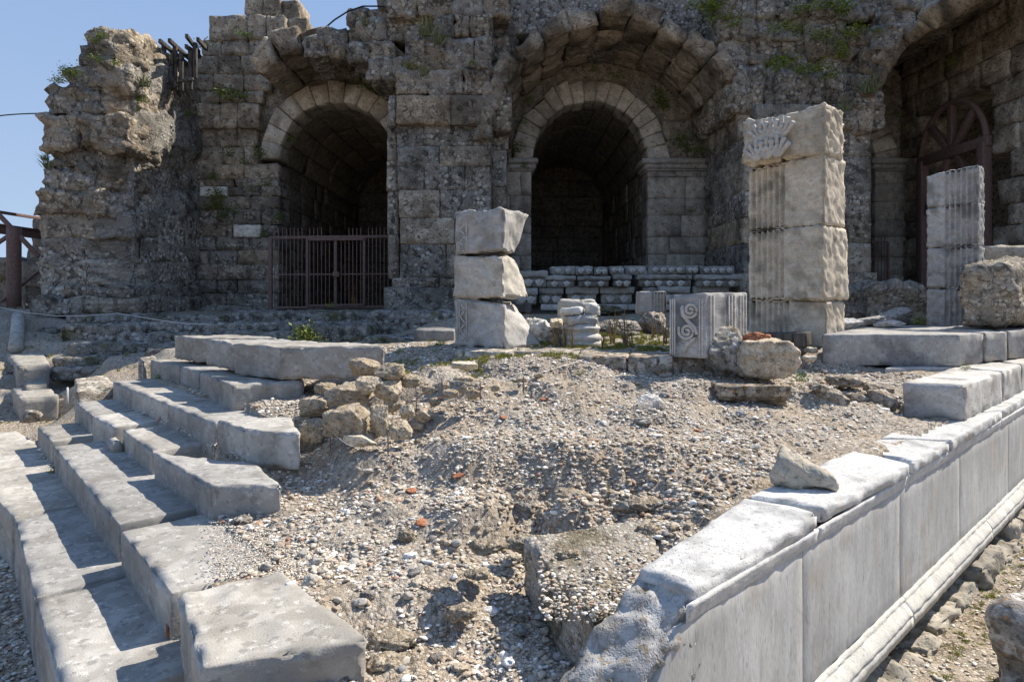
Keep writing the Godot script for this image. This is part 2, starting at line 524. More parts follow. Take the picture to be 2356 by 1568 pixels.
func make_terrain() -> void:
	fill_pts = ctrl([[1100, 1568, .40], [900, 1540, .44], [1250, 1420, .43], [1330, 1490, .36], [1170, 1280, .53], [1235, 1320, .42], [1290, 1390, .36], [700, 1310, .56], [560, 1260, .55], [560, 1215, .56], [800, 1310, .55], [1000, 1310, .56], [700, 1170, .60], [850, 1220, .60], [660, 1120, .62], [900, 1150, .68], [1100, 1150, .73], [1300, 1150, .77], [1450, 1290, .55], [1400, 1330, .5], [1500, 1200, .74], [1640, 1150, .80], [1700, 1100, .83], [1850, 1050, .85], [2000, 1000, .86], [2080, 960, .87],
		[900, 1020, .84], [720, 1040, .72], [1100, 1000, .92], [1300, 1000, .93], [1500, 1000, .93], [1700, 1000, .91], [1000, 930, 1.0], [1200, 930, 1.02], [1500, 930, 1.03], [1700, 930, 1.0], [1900, 960, .93], [1300, 880, 1.13], [1450, 866, 1.16], [1600, 870, 1.15], [1850, 880, 1.09], [2000, 880, 1.05], [2060, 900, 1.0], [2000, 930, .96], [2100, 850, 1.1], [900, 960, .92], [830, 950, .95], [760, 960, .94], [700, 920, .97], [900, 890, 1.08], [1000, 880, 1.12], [1100, 874, 1.14], [880, 858, 1.2], [1000, 838, 1.25], [1150, 826, 1.265], [1250, 820, 1.28], [1320, 824, 1.27],
		[1450, 800, 1.285], [1250, 790, 1.29], [1500, 770, 1.31], [1350, 770, 1.31], [1000, 790, 1.28], [700, 800, 1.0], [850, 797, 1.1], [500, 815, .9], [400, 820, .88], [400, 803, .92], [800, 770, 1.0], [1650, 780, 1.29], [1700, 840, 1.2], [1880, 800, 1.25], [1900, 775, 1.28], [1800, 757, 1.3], [2100, 752, 1.36], [2300, 750, 1.38], [1400, 740, 1.36], [1300, 725, 1.4], [1100, 722, 1.4],  [700, 716, 1.38], [300, 815, .9], [600, 780, .98], [950, 775, 1.1], [1600, 722, 1.41], [2000, 720, 1.42], [2300, 720, 1.43], [400, 800, 1.05]])
	for p in [Vector3(-20, 1.35, -30), Vector3(0, 1.4, -30), Vector3(20, 1.4, -30), Vector3(12, 1.4, -14), Vector3(-2, 1.4, -20), Vector3(8, 1.4, -20), Vector3(9, 1.1, -5), Vector3(-6, 1.36, -18), rl(8.0, 1.7, .95), rl(9.5, 1.7, .95)]:
		fill_pts.append(p)
	left_pts = ctrl([[30, 1540, 0.0], [10, 1300, 0.0], [60, 1100, .02], [20, 1000, .12], [110, 970, .18], [60, 955, .24], [150, 900, .38], [250, 870, .64], [200, 850, .62], [120, 850, .6], [40, 830, .66], [300, 850, .8], [20, 760, 1.1], [100, 780, .98], [60, 730, 1.3], [200, 815, .78], [200, 780, .98], [250, 716, 1.36], [400, 715, 1.38], [20, 712, 1.38], [330, 830, .9]])
	for p in [Vector3(-20, 1.3, -30), Vector3(-9, 1.35, -16), Vector3(-14, 1.3, -14), Vector3(-14, .3, -6), Vector3(-5, 0, -2), Vector3(-9, .2, -4.5), Vector3(-20, 1.3, -18)]:
		left_pts.append(p)
	all_pts = left_pts + fill_pts
	var na := 300
	var nd := 250
	var vs := PackedVector3Array()
	var cs := PackedColorArray()
	var idx := PackedInt32Array()
	for j in nd + 1:
		var d := 1.2 * pow(26.0 / 1.2, float(j) / nd)
		for i in na + 1:
			var a := deg_to_rad(lerpf(-62.0, 62.0, float(i) / na))
			var x := sin(a) * d
			var z := -cos(a) * d
			vs.append(Vector3(x, ground_h(x, z), z))
			var soil := 0.5 + 0.5 * nl.get_noise_2d(x * 1.3, z * 1.3)
			cs.append(Color(1.05, 1.05, 1.05).lerp(Color(.86, .77, .66), soil) * CK)
	for j in nd:
		for i in na:
			var v0 := j * (na + 1) + i
			idx.append_array([v0, v0 + na + 1, v0 + 1, v0 + 1, v0 + na + 1, v0 + na + 2])
	var arr := []
	arr.resize(Mesh.ARRAY_MAX)
	arr[Mesh.ARRAY_VERTEX] = vs
	arr[Mesh.ARRAY_COLOR] = cs
	arr[Mesh.ARRAY_INDEX] = idx
	var st := SurfaceTool.new()
	st.create_from_arrays(arr)
	st.generate_normals()
	tag(put("rubble_ground", st.commit(), M.gravel_soil, Vector3.ZERO), "", "", "", "structure")
	# the plain beyond, out to the horizon
	var pm := PlaneMesh.new()
	pm.size = Vector2(900, 900)
	tag(put("ground", colored(pm), M.soil, Vector3(0, -0.32, 0)), "", "", "", "structure")

# ------------------------------------------------------------------ the stairs
func make_stairs() -> void:
	var t := thing("marble_staircase", rl(1.2, 4.0, 0.0), "worn grey marble staircase of six courses with broken ends on the rubble", "staircase")
	# [far-left, near-left, near-right, far-right] top corners, height of the top, thickness; "" = continue under the next course
	var rows := [
		[[[-140, 1010], [31, 1188]], .354, .42, .62], [[[33, 1192], [80, 1372]], .354, .42, .62], [[[81, 1380], [160, 1640]], .345, .42, .62],
		[[[86, 981], [119, 1014]], .55, .30, .72], [[[124, 1026], [272, 1204]], .56, .30, .72], [[[279, 1222], [392, 1362]], .545, .30, .85],
		[[[412, 1367], [461, 1533], [850, 1466], [640, 1308]], .585, .36, 0.0],
		[[[174, 925], [209, 953]], .72, .27, .62], [[[211, 955], [262, 981]], .725, .27, .62], [[[282, 987], [350, 1037]], .72, .27, .62], [[[352, 1039], [484, 1117], [647, 1116], [590, 1066]], .735, .32, 0.0],
		[[[260, 876], [300, 894]], .9, .25, .6], [[[301, 894], [388, 929]], .9, .25, .6], [[[389, 930], [494, 972]], .9, .25, .62], [[[497, 964], [560, 986], [692, 994], [668, 958]], .93, .24, 0.0],
		[[[346, 827], [413, 841]], 1.09, .24, .7], [[[415, 841], [457, 854]], 1.09, .24, .7], [[[459, 855], [534, 885], [700, 874], [640, 838]], 1.1, .25, 0.0],
		[[[400, 771], [452, 777], [640, 776], [560, 770]], 1.36, .24, 0.0], [[[471, 780], [506, 784], [700, 784], [640, 779]], 1.37, .24, 0.0], [[[507, 784], [531, 789], [740, 787], [700, 783]], 1.37, .24, 0.0], [[[533, 789], [644, 797], [886, 794], [800, 786]], 1.375, .26, 0.0]]
	var i := 0
	for w in rows:
		var c: Array = w[0]
		var a := qh(c[0][0], c[0][1], w[1])
		var b := qh(c[1][0], c[1][1], w[1])
		var top := []
		if c.size() == 4:
			top = [a, b, qh(c[2][0], c[2][1], w[1]), qh(c[3][0], c[3][1], w[1])]
		else:
			top = [a, b, b + RD * w[3], a + RD * w[3]]
		i += 1
		var o := {"cell": 0.045, "bev": 0.009, "amp": 0.004, "freq": 3.0, "chip": 0.014, "tint": [Color(1, 1, 1), Color(.98, .97, .95), Color(.93, .94, .96)][i % 3] * rng.randf_range(0.86, 1.06), "vary": 0.16, "stain": Color(.78, .77, .76), "stain_at": 0.1, "sfreq": 2.2}
		if c.size() == 4:
			o.merge({"amp": 0.009, "freq": 4.0, "chip": 0.026, "cell": 0.03, "bev": 0.012}, true)
		if i == 18: o["hole"] = [qh(584, 901, 1.0), 0.06, 0.09]
		blk("step_block", down(top, w[2], -0.02 if c.size() == 4 else 0.0), M.step_marble, o, t)
	# broken-off piece standing in the crack of the third course
	var cr := qh(268, 990, .70)
	blk("step_block", box(cr + Vector3(0.03, -0.26, 0.04), Vector3(.07, .2, .22), 0.75, Vector2(.05, .12)), M.step_marble, {"cell": .04, "bev": .015, "amp": .01, "chip": .02, "tint": Color(.8, .8, .8)}, t)
	# two dark end stones against the left ends of the courses
	var e1 := thing("end_stone", qh(215, 915, .5), "lichen-spotted rough stone at the far end of the middle steps", "stone")
	blk("stone", down([qh(172, 870, .88), qh(176, 900, .8), qh(262, 878, .86), qh(245, 862, .88)], .42), M.dark_stone, {"cell": .04, "bev": .015, "amp": .012, "chip": .03, "tint": Color(1.5, 1.45, 1.35)}, e1)
	var e2 := thing("end_stone", qh(330, 860, .8), "small black-crusted stone at the far end of the upper steps", "stone")
	blk("stone", down([qh(318, 822, 1.1), qh(330, 832, 1.07), qh(362, 826, 1.08), qh(352, 814, 1.1)], .3), M.dark_stone, {"cell": .04, "bev": .015, "amp": .012, "chip": .03, "tint": Color(1.1, 1.1, 1.1)}, e2)

# ------------------------------------------------------------------ the podium wall on the right
func profile_run(called: String, prof: Array, r0: float, r1: float, l0: float, mat_: Material, parent: Node, tint := Color(1, 1, 1), amp := 0.004) -> void:
	# prof: [outward, height] pairs from the bottom up; extruded along the wall, small worn waves along it
	var n := maxi(2, int((r1 - r0) / 0.035))
	var vs := PackedVector3Array()
	var cs := PackedColorArray()
	var idx := PackedInt32Array()
	var m := prof.size()
	var o := rl((r0 + r1) * 0.5, l0, prof[0][1])
	for i in n + 1:
		var r := lerpf(r0, r1, float(i) / n)
		for k in m:
			var p := rl(r, l0 - prof[k][0], prof[k][1])
			var w := nz.get_noise_3dv(p * 6.0) * amp * 1.6
			if k > 0 and k < m - 1 and prof[k][0] > 0.01:
				w -= 0.02 * maxf(0.0, nf.get_noise_3dv(p * 7.0) - 0.4)
			vs.append(p - LD * w + Vector3(0, w * 0.3, 0) - o)
			var g := 1.0 + 0.16 * nl.get_noise_3dv(p * 2.0)
			cs.append(tint * g * CK)
	for i in n:
		for k in m - 1:
			var v0 := i * m + k
			idx.append_array([v0, v0 + 1, v0 + m, v0 + 1, v0 + m + 1, v0 + m])
	for e in 2:
		var base := e * n * m
		for k in range(1, m - 1):
			if e: idx.append_array([base, base + k, base + k + 1])
			else: idx.append_array([base, base + k + 1, base + k])
	var arr := []
	arr.resize(Mesh.ARRAY_MAX)
	arr[Mesh.ARRAY_VERTEX] = vs
	arr[Mesh.ARRAY_COLOR] = cs
	arr[Mesh.ARRAY_INDEX] = idx
	var st := SurfaceTool.new()
	st.create_from_arrays(arr)
	st.deindex()
	st.set_smooth_group(-1)
	st.generate_normals()
	put(called, st.commit(), mat_, o, parent)

func make_podium() -> void:
	var t := thing("podium_wall", rl(4.0, 1.3, -.2), "white marble podium wall with moulded cap, smooth panels and moulded base", "wall")
	var lw := 1.168              # panel front
	# cap blocks: traced outer and inner edges of the top
	var caps := [[[[1590, 1352], [1884, 1176], [1712, 1140], [1468, 1306]], .87, .84], [[[1893, 1166], [2096, 1064], [1960, 1034], [1716, 1138]], .872], [[[2102, 1060], [2184, 1014], [2020, 1008], [1964, 1032]], .868], [[[2190, 1012], [2306, 944], [2120, 962], [2024, 1006]], .87], [[[2310, 941], [2420, 876], [2260, 890], [2124, 960]], .87]]
	for w in caps:
		var c: Array = w[0]
		var near_h: float = w[2] if w.size() > 2 else w[1]
		var top := [qh(c[0][0], c[0][1], near_h), qh(c[1][0], c[1][1], w[1]), qh(c[2][0], c[2][1], w[1]), qh(c[3][0], c[3][1], near_h)]
		blk("cap_block", down(top, .075), M.white_marble, {"cell": .03, "bev": .016, "amp": .005, "freq": 4.0, "chip": .02, "tint": Color(.82, .82, .82) * rng.randf_range(.92, 1.03), "stain": Color(.66, .67, .68), "stain_at": .15, "sfreq": 3.0}, t)
	var cap_prof := [[.0, .735], [.005, .74], [.008, .765], [.012, .783], [.013, .797], [.0, .797]]
	var joints := [1.86, 2.88, 4.07, 5.1, 6.4, 9.0]
	for i in 5:
		profile_run("cap_moulding", cap_prof, joints[i] + .004, joints[i + 1] - .004, lw, M.white_marble, t, Color(.84, .84, .84))
	# smooth panels
	var pj := [1.3, 2.75, 3.98, 5.2, 6.7, 9.0]
	for i in 5:
		var a := rl(pj[i] + .001, lw, .14)
		var b := rl(pj[i + 1] - .001, lw, .14)
		var at := rl(1.82 if i == 0 else pj[i] + .003, lw, .737)
		var bt := rl(pj[i + 1] - .003, lw, .737)
		var bk := LD * (.04 if i == 0 else .2)
		blk("wall_panel", [a, b, at, bt, a + bk, b + bk, at + bk, bt + bk], M.panel_marble, {"cell": .07, "bev": .0025, "amp": .0012, "vary": .12, "tint": Color(.8, .8, .795) * rng.randf_range(.97, 1.03), "stain": Color(.95, .88, .8), "stain_at": .32, "sfreq": 2.4}, t)
	# the rough broken near end of the wall core, sloping down to the corner
	var ro := rl(1.98, lw + .012, .80); var ri := rl(1.98, lw + .2, .80)
	blk("broken_end", [rl(1.1, lw + .012, -.1), rl(2.0, lw + .012, -.1), rl(1.36, lw + .012, .32), ro, rl(.95, lw + .3, -.1), rl(2.0, lw + .3, -.1), rl(1.28, lw + .27, .3), ri], M.lichened_marble, {"cell": .018, "bev": .02, "amp": .022, "freq": 8.0, "chip": .03, "tint": Color(.9, .88, .85), "stain": Color(.62, .61, .59), "stain_at": .0, "sfreq": 6.0}, t)
	var ra := qh(1596, 1350, .834); var rb := qh(1474, 1304, .834)
	blk("broken_end", [rl(1.5, lw + .014, .35), rl(1.95, lw + .014, .5), rl(1.62, lw + .014, .58), ra, rl(1.45, lw + .27, .35), rl(1.95, lw + .22, .5), rl(1.53, lw + .27, .56), rb], M.lichened_marble, {"cell": .018, "bev": .015, "amp": .02, "freq": 8.0, "chip": .03, "tint": Color(.9, .88, .85), "stain": Color(.62, .61, .59), "stain_at": .0, "sfreq": 6.0}, t)
	# moulded base
	var base_prof := [[.0, .015], [.062, .015], [.06, .062], [.053, .066], [.058, .072], [.055, .085], [.04, .105], [.02, .125], [.014, .132], [.018, .148], [.0, .152]]
	var bj := [1.1, 2.6, 4.0, 5.85, 7.2, 9.0]
	for i in 5:
		profile_run("base_moulding", base_prof, bj[i] + .004, bj[i + 1] - .004, lw, M.white_marble, t, Color(.88, .86, .81) * rng.randf_range(.96, 1.03), .005)
	var core := [rl(2.0, lw + .05, -.3), rl(9.0, lw + .05, -.3), rl(2.0, lw + .05, .79), rl(9.0, lw + .05, .79), rl(2.0, lw + .26, -.3), rl(9.0, lw + .26, -.3), rl(2.0, lw + .26, .79), rl(9.0, lw + .26, .79)]
	blk("wall_core", core, M.conglomerate, {"cell": .3, "bev": .03, "amp": .01}, t)
	# rough foundation stones under the base
	var r := 1.0
	while r < 8.0:
		var len_ := rng.randf_range(.2, .6)
		var out_ := rng.randf_range(.1, .17)
		var a := rl(r, lw - out_, -.3)
		var b := rl(r + len_ - .015, lw - out_ + rng.randf_range(-.02, .02), -.3)
		var u := Vector3(0, rng.randf_range(.16, .3), 0)
		var bk := LD * .2
		blk("foundation_stone", [a, b, a + u + LD * .02, b + u + LD * .02, a + bk, b + bk, a + bk + u, b + bk + u], M.pale_stone, {"cell": .03, "bev": .022, "amp": .03, "freq": 5.0, "chip": .03, "tint": Color(.82, .79, .73) * rng.randf_range(.8, 1.15), "stain": Color(.5, .5, .46), "stain_at": .1, "sfreq": 5.0}, t)
		r += len_
	# second course: blocks set back on the cap
	var rows := [[[[2219, 886], [2306, 855], [2200, 843], [2078, 879]], 1.128, .262], [[[2308, 854], [2350, 838], [2260, 826], [2204, 842]], 1.128, .262], [[[2351, 837], [2460, 797], [2370, 792], [2262, 825]], 1.128, .262]]
	for w in rows:
		var c: Array = w[0]
		blk("upper_block", down([qh(c[0][0], c[0][1], w[1]), qh(c[1][0], c[1][1], w[1]), qh(c[2][0], c[2][1], w[1]), qh(c[3][0], c[3][1], w[1])], w[2]), M.grey_marble, {"cell": .05, "bev": .012, "amp": .007, "chip": .015, "tint": Color(1.05, 1.05, 1.05), "stain": Color(.6, .6, .62), "stain_at": .12, "sfreq": 2.5}, t)
	# third course: the big platform slabs, and the thin slab showing under them
	rows = [[[[1890, 768], [2204, 769], [2264, 765], [1960, 756]], 1.42, .29, -0.01], [[[2267, 765], [2318, 762], [2250, 756], [2180, 757]], 1.42, .28, -.01], [[[2321, 761], [2450, 752], [2420, 748], [2260, 752]], 1.42, .28, -.01], [[[1965, 756], [2300, 757], [2420, 747], [2060, 748]], 1.416, .2, 0.0]]
	for w in rows:
		var c: Array = w[0]
		blk("platform_slab", down([qh(c[0][0], c[0][1], w[1]), qh(c[1][0], c[1][1], w[1]), qh(c[2][0], c[2][1], w[1]), qh(c[3][0], c[3][1], w[1])], w[2], w[3]), M.grey_marble, {"cell": .06, "bev": .012, "amp": .006, "chip": .014, "tint": Color(.74, .745, .76), "stain": Color(.6, .6, .62), "stain_at": .05, "sfreq": 1.8}, t)
	blk("under_slab", down([qh(2036, 846, 1.127), qh(2170, 845, 1.124), qh(2230, 838, 1.124), qh(2060, 834, 1.127)], .1), M.grey_marble, {"cell": .05, "bev": .012, "amp": .006, "tint": Color(.85, .85, .87)}, t)

# ------------------------------------------------------------------ pillars and carved blocks on the podium
func pillar(t: Node3D, fl: Vector3, fr: Vector3, back: Vector3, ys: Array, called: String, mat_: Material, os: Array) -> void:
	for i in ys.size() - 1:
		var o: Dictionary = os[i]
		var sl: Vector3 = o.get("shift", Vector3.ZERO)
		var y0: float = ys[i] + 0.004
		var y1: float = ys[i + 1] - 0.004
		var ext: Vector3 = o.get("ext", Vector3.ZERO)
		var bl: Vector3 = o.get("bl", Vector3.ZERO)
		var dl: Vector3 = o.get("droop", Vector3.ZERO)
		var c := []
		for k in 8:
			var p := (fr if k & 1 else fl) + sl
			if k & 4: p += back
			if k == 5 or k == 7: p += ext if k == 5 else ext * o.get("ext_top", 0.55)
			if k == 1 or k == 3: p += bl
			p.y = (y1 if k & 2 else y0) + (dl.x if k == 3 or k == 7 else 0.0) + (dl.y if k == 2 or k == 6 else 0.0) + (dl.z if k == 1 or k == 5 else 0.0)
			c.append(p)
		blk(called, c, mat_, o, t)

func make_pillars() -> void:
	# tall fluted pilaster with its capital
	var fl := q(1722, 790, 7.14); var fr := q(1893, 790, 6.46)
	var warm := Color(1.14, 1.04, .89)
	var t := thing("fluted_pilaster", Vector3(3.0, 1.26, -7.0), "tall fluted marble pilaster of stacked drums topped by a carved leaf capital", "pilaster")
	var com := {"cell": .026, "bev": .012, "amp": .012, "freq": 8.0, "chip": .03, "vary": .12, "stain": Color(.66, .66, .66), "stain_at": .08, "sfreq": 3.2}
	var os := []
	for k in 3:
		var d := com.duplicate()
		d["tint"] = warm * [.98, 1.04, 1.0][k]
		d["flutes"] = [6 if k else 7, .02, .5 if k else .54, .05]
		d["ext"] = [Vector3(.02, 0, -.03), Vector3(.06, 0, -.02), Vector3(.02, 0, -.02)][k]
		d["bl"] = [Vector3(.05, 0, -.04), Vector3(.0, 0, -.0), Vector3(.02, 0, -.02)][k]
		d["droop"] = [Vector3(0, 0, 0), Vector3(0, 0, 0), Vector3(.03, -.01, 0)][k]
		os.append(d)
	pillar(t, fl, fr, RD * .55, [1.253, 1.729, 2.472, 3.151], "drum", M.grey_marble, os)
	# right side: a coat of broken lumps, as quarried
	var cp := com.duplicate()
	cp.merge({"tint": warm, "amp": .024, "chip": .045, "bev": .03, "droop": Vector3(-.03, .0, 0)}, true)
	var cfl := fl + Vector3(-.09, 0, .05)
	var cfr := fr + Vector3(.02, 0, -.0)
	pillar(t, cfl, cfl.lerp(cfr, .5), RD * .5, [3.163, 3.66], "capital", M.grey_marble, [cp])
	cp = com.duplicate()
	cp.merge({"tint": warm * .97, "amp": .016, "chip": .04, "bev": .025, "droop": Vector3(.015, -.05, 0), "shift": -RD * .012}, true)
	pillar(t, cfl.lerp(cfr, .505), cfr, RD * .5, [3.163, 3.67], "capital", M.grey_marble, [cp])
	cp = com.duplicate()
	cp.merge({"tint": warm, "bl": Vector3(.0, 0, .0), "droop": Vector3(-.06, 0, .0), "amp": .03, "chip": .05, "bev": .07}, true)
	pillar(t, fr + Vector3(.0, 0, -.12), fr + Vector3(.12, 0, -.13), RD * .4, [3.109, 3.656], "capital_back", M.grey_marble, [cp])
	# leaves on the left half of the capital
	var face_u := (fr - fl).normalized(); face_u.y = 0
	var face_n := -RD
	for row in 2:
		for k in 3:
			var base := fl + Vector3(-.09, 0, .05) + face_u * (.2 + .12 * k + .05 * row) + face_n * .012
			base.y = 3.19 + .19 * row
			put("acanthus_leaf", leaf_relief(.13 if row == 0 else .12, .23, face_u, face_n), M.grey_marble, base, t)
	# left pillar
	fl = q(1045, 800, 6.43); fr = q(1160, 800, 6.13)
	var t2 := thing("broken_pillar", Vector3(-.25, 1.29, -6.4), "short broken marble pillar of three stacked blocks with a carved border strip", "pillar")
	os = []
	for k in 3:
		var d := com.duplicate()
		d["tint"] = [Color(.92, .92, .93), Color(1.02, .99, .93), Color(.84, .85, .87)][k]
		d["ext"] = [Vector3(.24, 0, .12), Vector3(.1, 0, .02), Vector3(-.06, 0, .06)][k]
		d["ext_top"] = [-.35, -.5, -1.2][k]
		d["shift"] = [Vector3(0, 0, 0), Vector3(-.01, 0, .01), Vector3(.01, 0, .01)][k]
		d["bl"] = [Vector3(.0, 0, -.0), Vector3(-.0, 0, -.0), Vector3(-.02, 0, .0)][k]
		d["droop"] = [Vector3(-.05, 0, 0), Vector3(-.02, 0, 0), Vector3(.0, 0, .02)][k]
		d["stain_at"] = [.15, .3, .02][k]
		d.merge({"amp": .02, "freq": 4.0, "chip": .04}, true)
		d.erase("flutes")
		os.append(d)
	pillar(t2, fl, fr, Vector3(.16, 0, -.43), [1.282, 1.755, 2.171, 2.595], "block", M.grey_marble, os)
	face_u = (fr - fl).normalized(); face_u.y = 0
	face_n = Vector3(-face_u.z, 0, face_u.x)
	if face_n.z < 0: face_n = -face_n
	# raised strips and the running scroll of the border
	for k in 3:
		var yb: float = [1.348, 1.788, 2.205][k]
		var h: float = [.37, .36, .345][k]
		for u in [.042, .066, .15]:
			var p = fl + face_u * u + face_n * .006
			p.y = yb
			bar("fillet", p, p + Vector3(0, h, 0), .012, .012, M.grey_marble, t2, face_u)
		var pts := PackedVector3Array()
		for s in 25:
			var p := fl + face_u * (.107 + .024 * sin(s * .75)) + face_n * .006
			p.y = yb + h * s / 24.0
			pts.append(p - t2.position)
		put("border_scroll", tube(pts, .009), M.grey_marble, t2.position, t2)
	# right pillar
	fl = q(2132, 745, 8.4); fr = q(2251, 745, 7.96)
	var t3 := thing("fluted_pillar", Vector3(5.6, 1.38, -8.3), "slender bluish grey fluted pillar of four drums behind the platform slab", "pillar")
	os = []
	for k in 4:
		var d := com.duplicate()
		d["tint"] = Color(.8, .82, .85) * [.9, .95, 1.0, .95][k]
		d["flutes"] = [6, .34, .98, .05]
		d["stain_at"] = .1
		d["droop"] = [Vector3(0, 0, 0), Vector3(0, 0, 0), Vector3(.03, 0, 0), Vector3(.03, -.03, 0)][k]
		os.append(d)
	pillar(t3, fl, fr, RD * .3, [1.3, 1.86, 2.375, 2.88, 3.33], "drum", M.grey_marble, os)
	# the block with the scroll relief
	var c0 := q(1540, 818, 5.27); var c1 := q(1622, 822, 5.13)
	c0.y = 1.294; c1.y = 1.294
	var t4 := thing("scroll_relief_block", (c0 + c1) * .5, "upright marble block with a carved S-scroll on its narrow face", "carved block")
	var up := Vector3(0, .512, 0)
	var bk := RD * .68
	blk("block", [c0, c1, c0 + up - Vector3(0, .02, 0), c1 + up, c0 + bk, c1 + bk, c0 + bk + up, c1 + bk + up], M.grey_marble, {"cell": .03, "bev": .012, "amp": .005, "chip": .014, "tint": Color(.78, .79, .82), "stain": Color(.4, .42, .46), "stain_at": .1, "sfreq": 2.0}, t4)
	var uu := (c1 - c0).normalized()
	var nn := Vector3(-uu.z, 0, uu.x)
	if nn.z < 0: nn = -nn
	var w := (c1 - c0).length()
	for u in [.04, .1, .16, .86, .93]:
		var p: Vector3 = c0 + uu * w * u + nn * .004
		bar("fillet", p + Vector3(0, .02, 0), p + Vector3(0, .465, 0), .014, .012, M.grey_marble, t4, uu)
	for sc in [[.6, .375, 1.0], [.5, .208, 1.0]]:
		var pts := PackedVector3Array()
		for s in 46:
			var a: float = s * .27
			var rad: float = .067 * (1.0 - s / 52.0)
			var p: Vector3 = c0 + uu * (w * sc[0] + rad * cos(a + 2.6)) + nn * .004
			p.y = 1.294 + sc[1] + rad * sin(a + 2.6)
			pts.append(p - t4.position)
		put("scroll", tube(pts, .013), M.grey_marble, t4.position, t4)
	var stem := PackedVector3Array()
	for v in [[.36, .335], [.4, .28], [.56, .235], [.72, .2], [.78, .16], [.68, .12], [.5, .085], [.42, .03]]:
		var p: Vector3 = c0 + uu * w * v[0] + nn * .004
		p.y = 1.294 + v[1] * 1.19
		stem.append(p - t4.position)
	put("scroll_stem", tube(stem, .017), M.grey_marble, t4.position, t4)
	# mouldings on its long side
	var n2 := -LD
	for u in [.06, .1, .3, .34, .38, .46, .5, .54]:
		var p: Vector3 = c1 + RD * u * 1.19 + n2 * .003
		bar("fillet", p + Vector3(0, .02, 0), p + Vector3(0, .49, 0), .016, .014, M.grey_marble, t4, RD)

func leaf_relief(w: float, h: float, u: Vector3, n: Vector3) -> ArrayMesh:
	# an acanthus leaf: five lobes fanning from a curled midrib
	var st := SurfaceTool.new()
	st.begin(Mesh.PRIMITIVE_TRIANGLES)
	for k in 5:
		var a := (k - 2) * .38
		var len_ := h * (1.0 - absf(k - 2) * .12)
		var d := (Vector3.UP * cos(a) + u * sin(a))
		var pts := PackedVector3Array()
		for s in 6:
			var f := s / 5.0
			pts.append(d * len_ * f * .95 + n * (.012 + .03 * f * f) + u * sin(a) * w * .25 * f)
		var tb := tube(pts, w * .2, 5)
		st.append_from(tb, 0, Transform3D())
	return st.commit()
# ------------------------------------------------------------------ the theatre
const CONG := {"cell": .12, "bev": .05, "amp": .045, "freq": 2.6, "chip": .06, "vary": .16, "stain": Color(.55, .54, .53), "stain_at": .12, "sfreq": .8}

func courses(part: Node, rows: Array, zf: Callable, depth: float, m: Material, o: Dictionary, called := "block") -> void:
	for w in rows:
		var xs: Array = w[2]
		for i in xs.size() - 1:
			var d := o.duplicate()
			d["tint"] = Color(1.12, 1.08, 1.02) * rng.randf_range(.88, 1.14) * o.get("tone", 1.0)
			if w.size() > 4: d.merge(w[4], true)
			var off: float = (w[3] if w.size() > 3 else 0.0) + rng.randf_range(-.035, .035)
			var fu: float = o.get("fuse", 0.0)
			var c := face(xs[i] - fu, xs[i + 1] - .5 + fu, w[0] - fu, w[1] - .4 + fu, zf.call(xs[i]) + off, zf.call(xs[i + 1]) + off, depth)
			var mm := m
			if m == M.conglomerate:
				var v := rng.randf() * (.8 if o.has("fuse") else 1.0)
				mm = M.conglomerate if v < .5 else (M.conglomerate_fine if v < .82 else M.limestone)
				d["tint"] = d["tint"] * [Color(1, 1, 1), Color(.94, .97, 1.0), Color(1.0, .95, .88)][rng.randi() % 3] * rng.randf_range(.86, 1.12)
			d["strata"] = 2.0
			blk(called, c, mm, d, part)

# masonry between two plan points, built up in running bond; skip: Callable(x along, y) -> bool
func wall(part: Node, a: Vector3, b: Vector3, y0: float, y1: float, ch: float, bl: float, thick: Vector3, m: Material, o: Dictionary, skip: Variant = null, called := "block") -> void:
	var len_ := (b - a).length()
	var u := (b - a) / len_
	var y := y0
	while y < y1 - .05:
		var h := minf(ch * rng.randf_range(.85, 1.15), y1 - y)
		if y1 - y - h < ch * .3: h = y1 - y
		var x := 0.0
		while x < len_ - .02:
			var w := minf(bl * rng.randf_range(.6, 1.4), len_ - x)
			if len_ - x - w < bl * .35: w = len_ - x
			if skip == null or not skip.call(x + w * .5, y + h * .5):
				var d := o.duplicate()
				d["tint"] = Color(1.06, 1.01, .95) * rng.randf_range(.84, 1.14) * o.get("tone", 1.0)
				var off = thick.normalized() * rng.randf_range(-.03, .03) * o.get("uneven", 1.0)
				var p = a + u * (x + .003) + off
				var r = a + u * (x + w - .003) + off
				var lo := Vector3(0, y, 0)
				var hi := Vector3(0, y + h - .006, 0)
				p.y = 0; r.y = 0
				blk(called, [p + lo, r + lo, p + hi, r + hi, p + lo + thick, r + lo + thick, p + hi + thick, r + hi + thick], m, d, part)
			x += w
		y += h

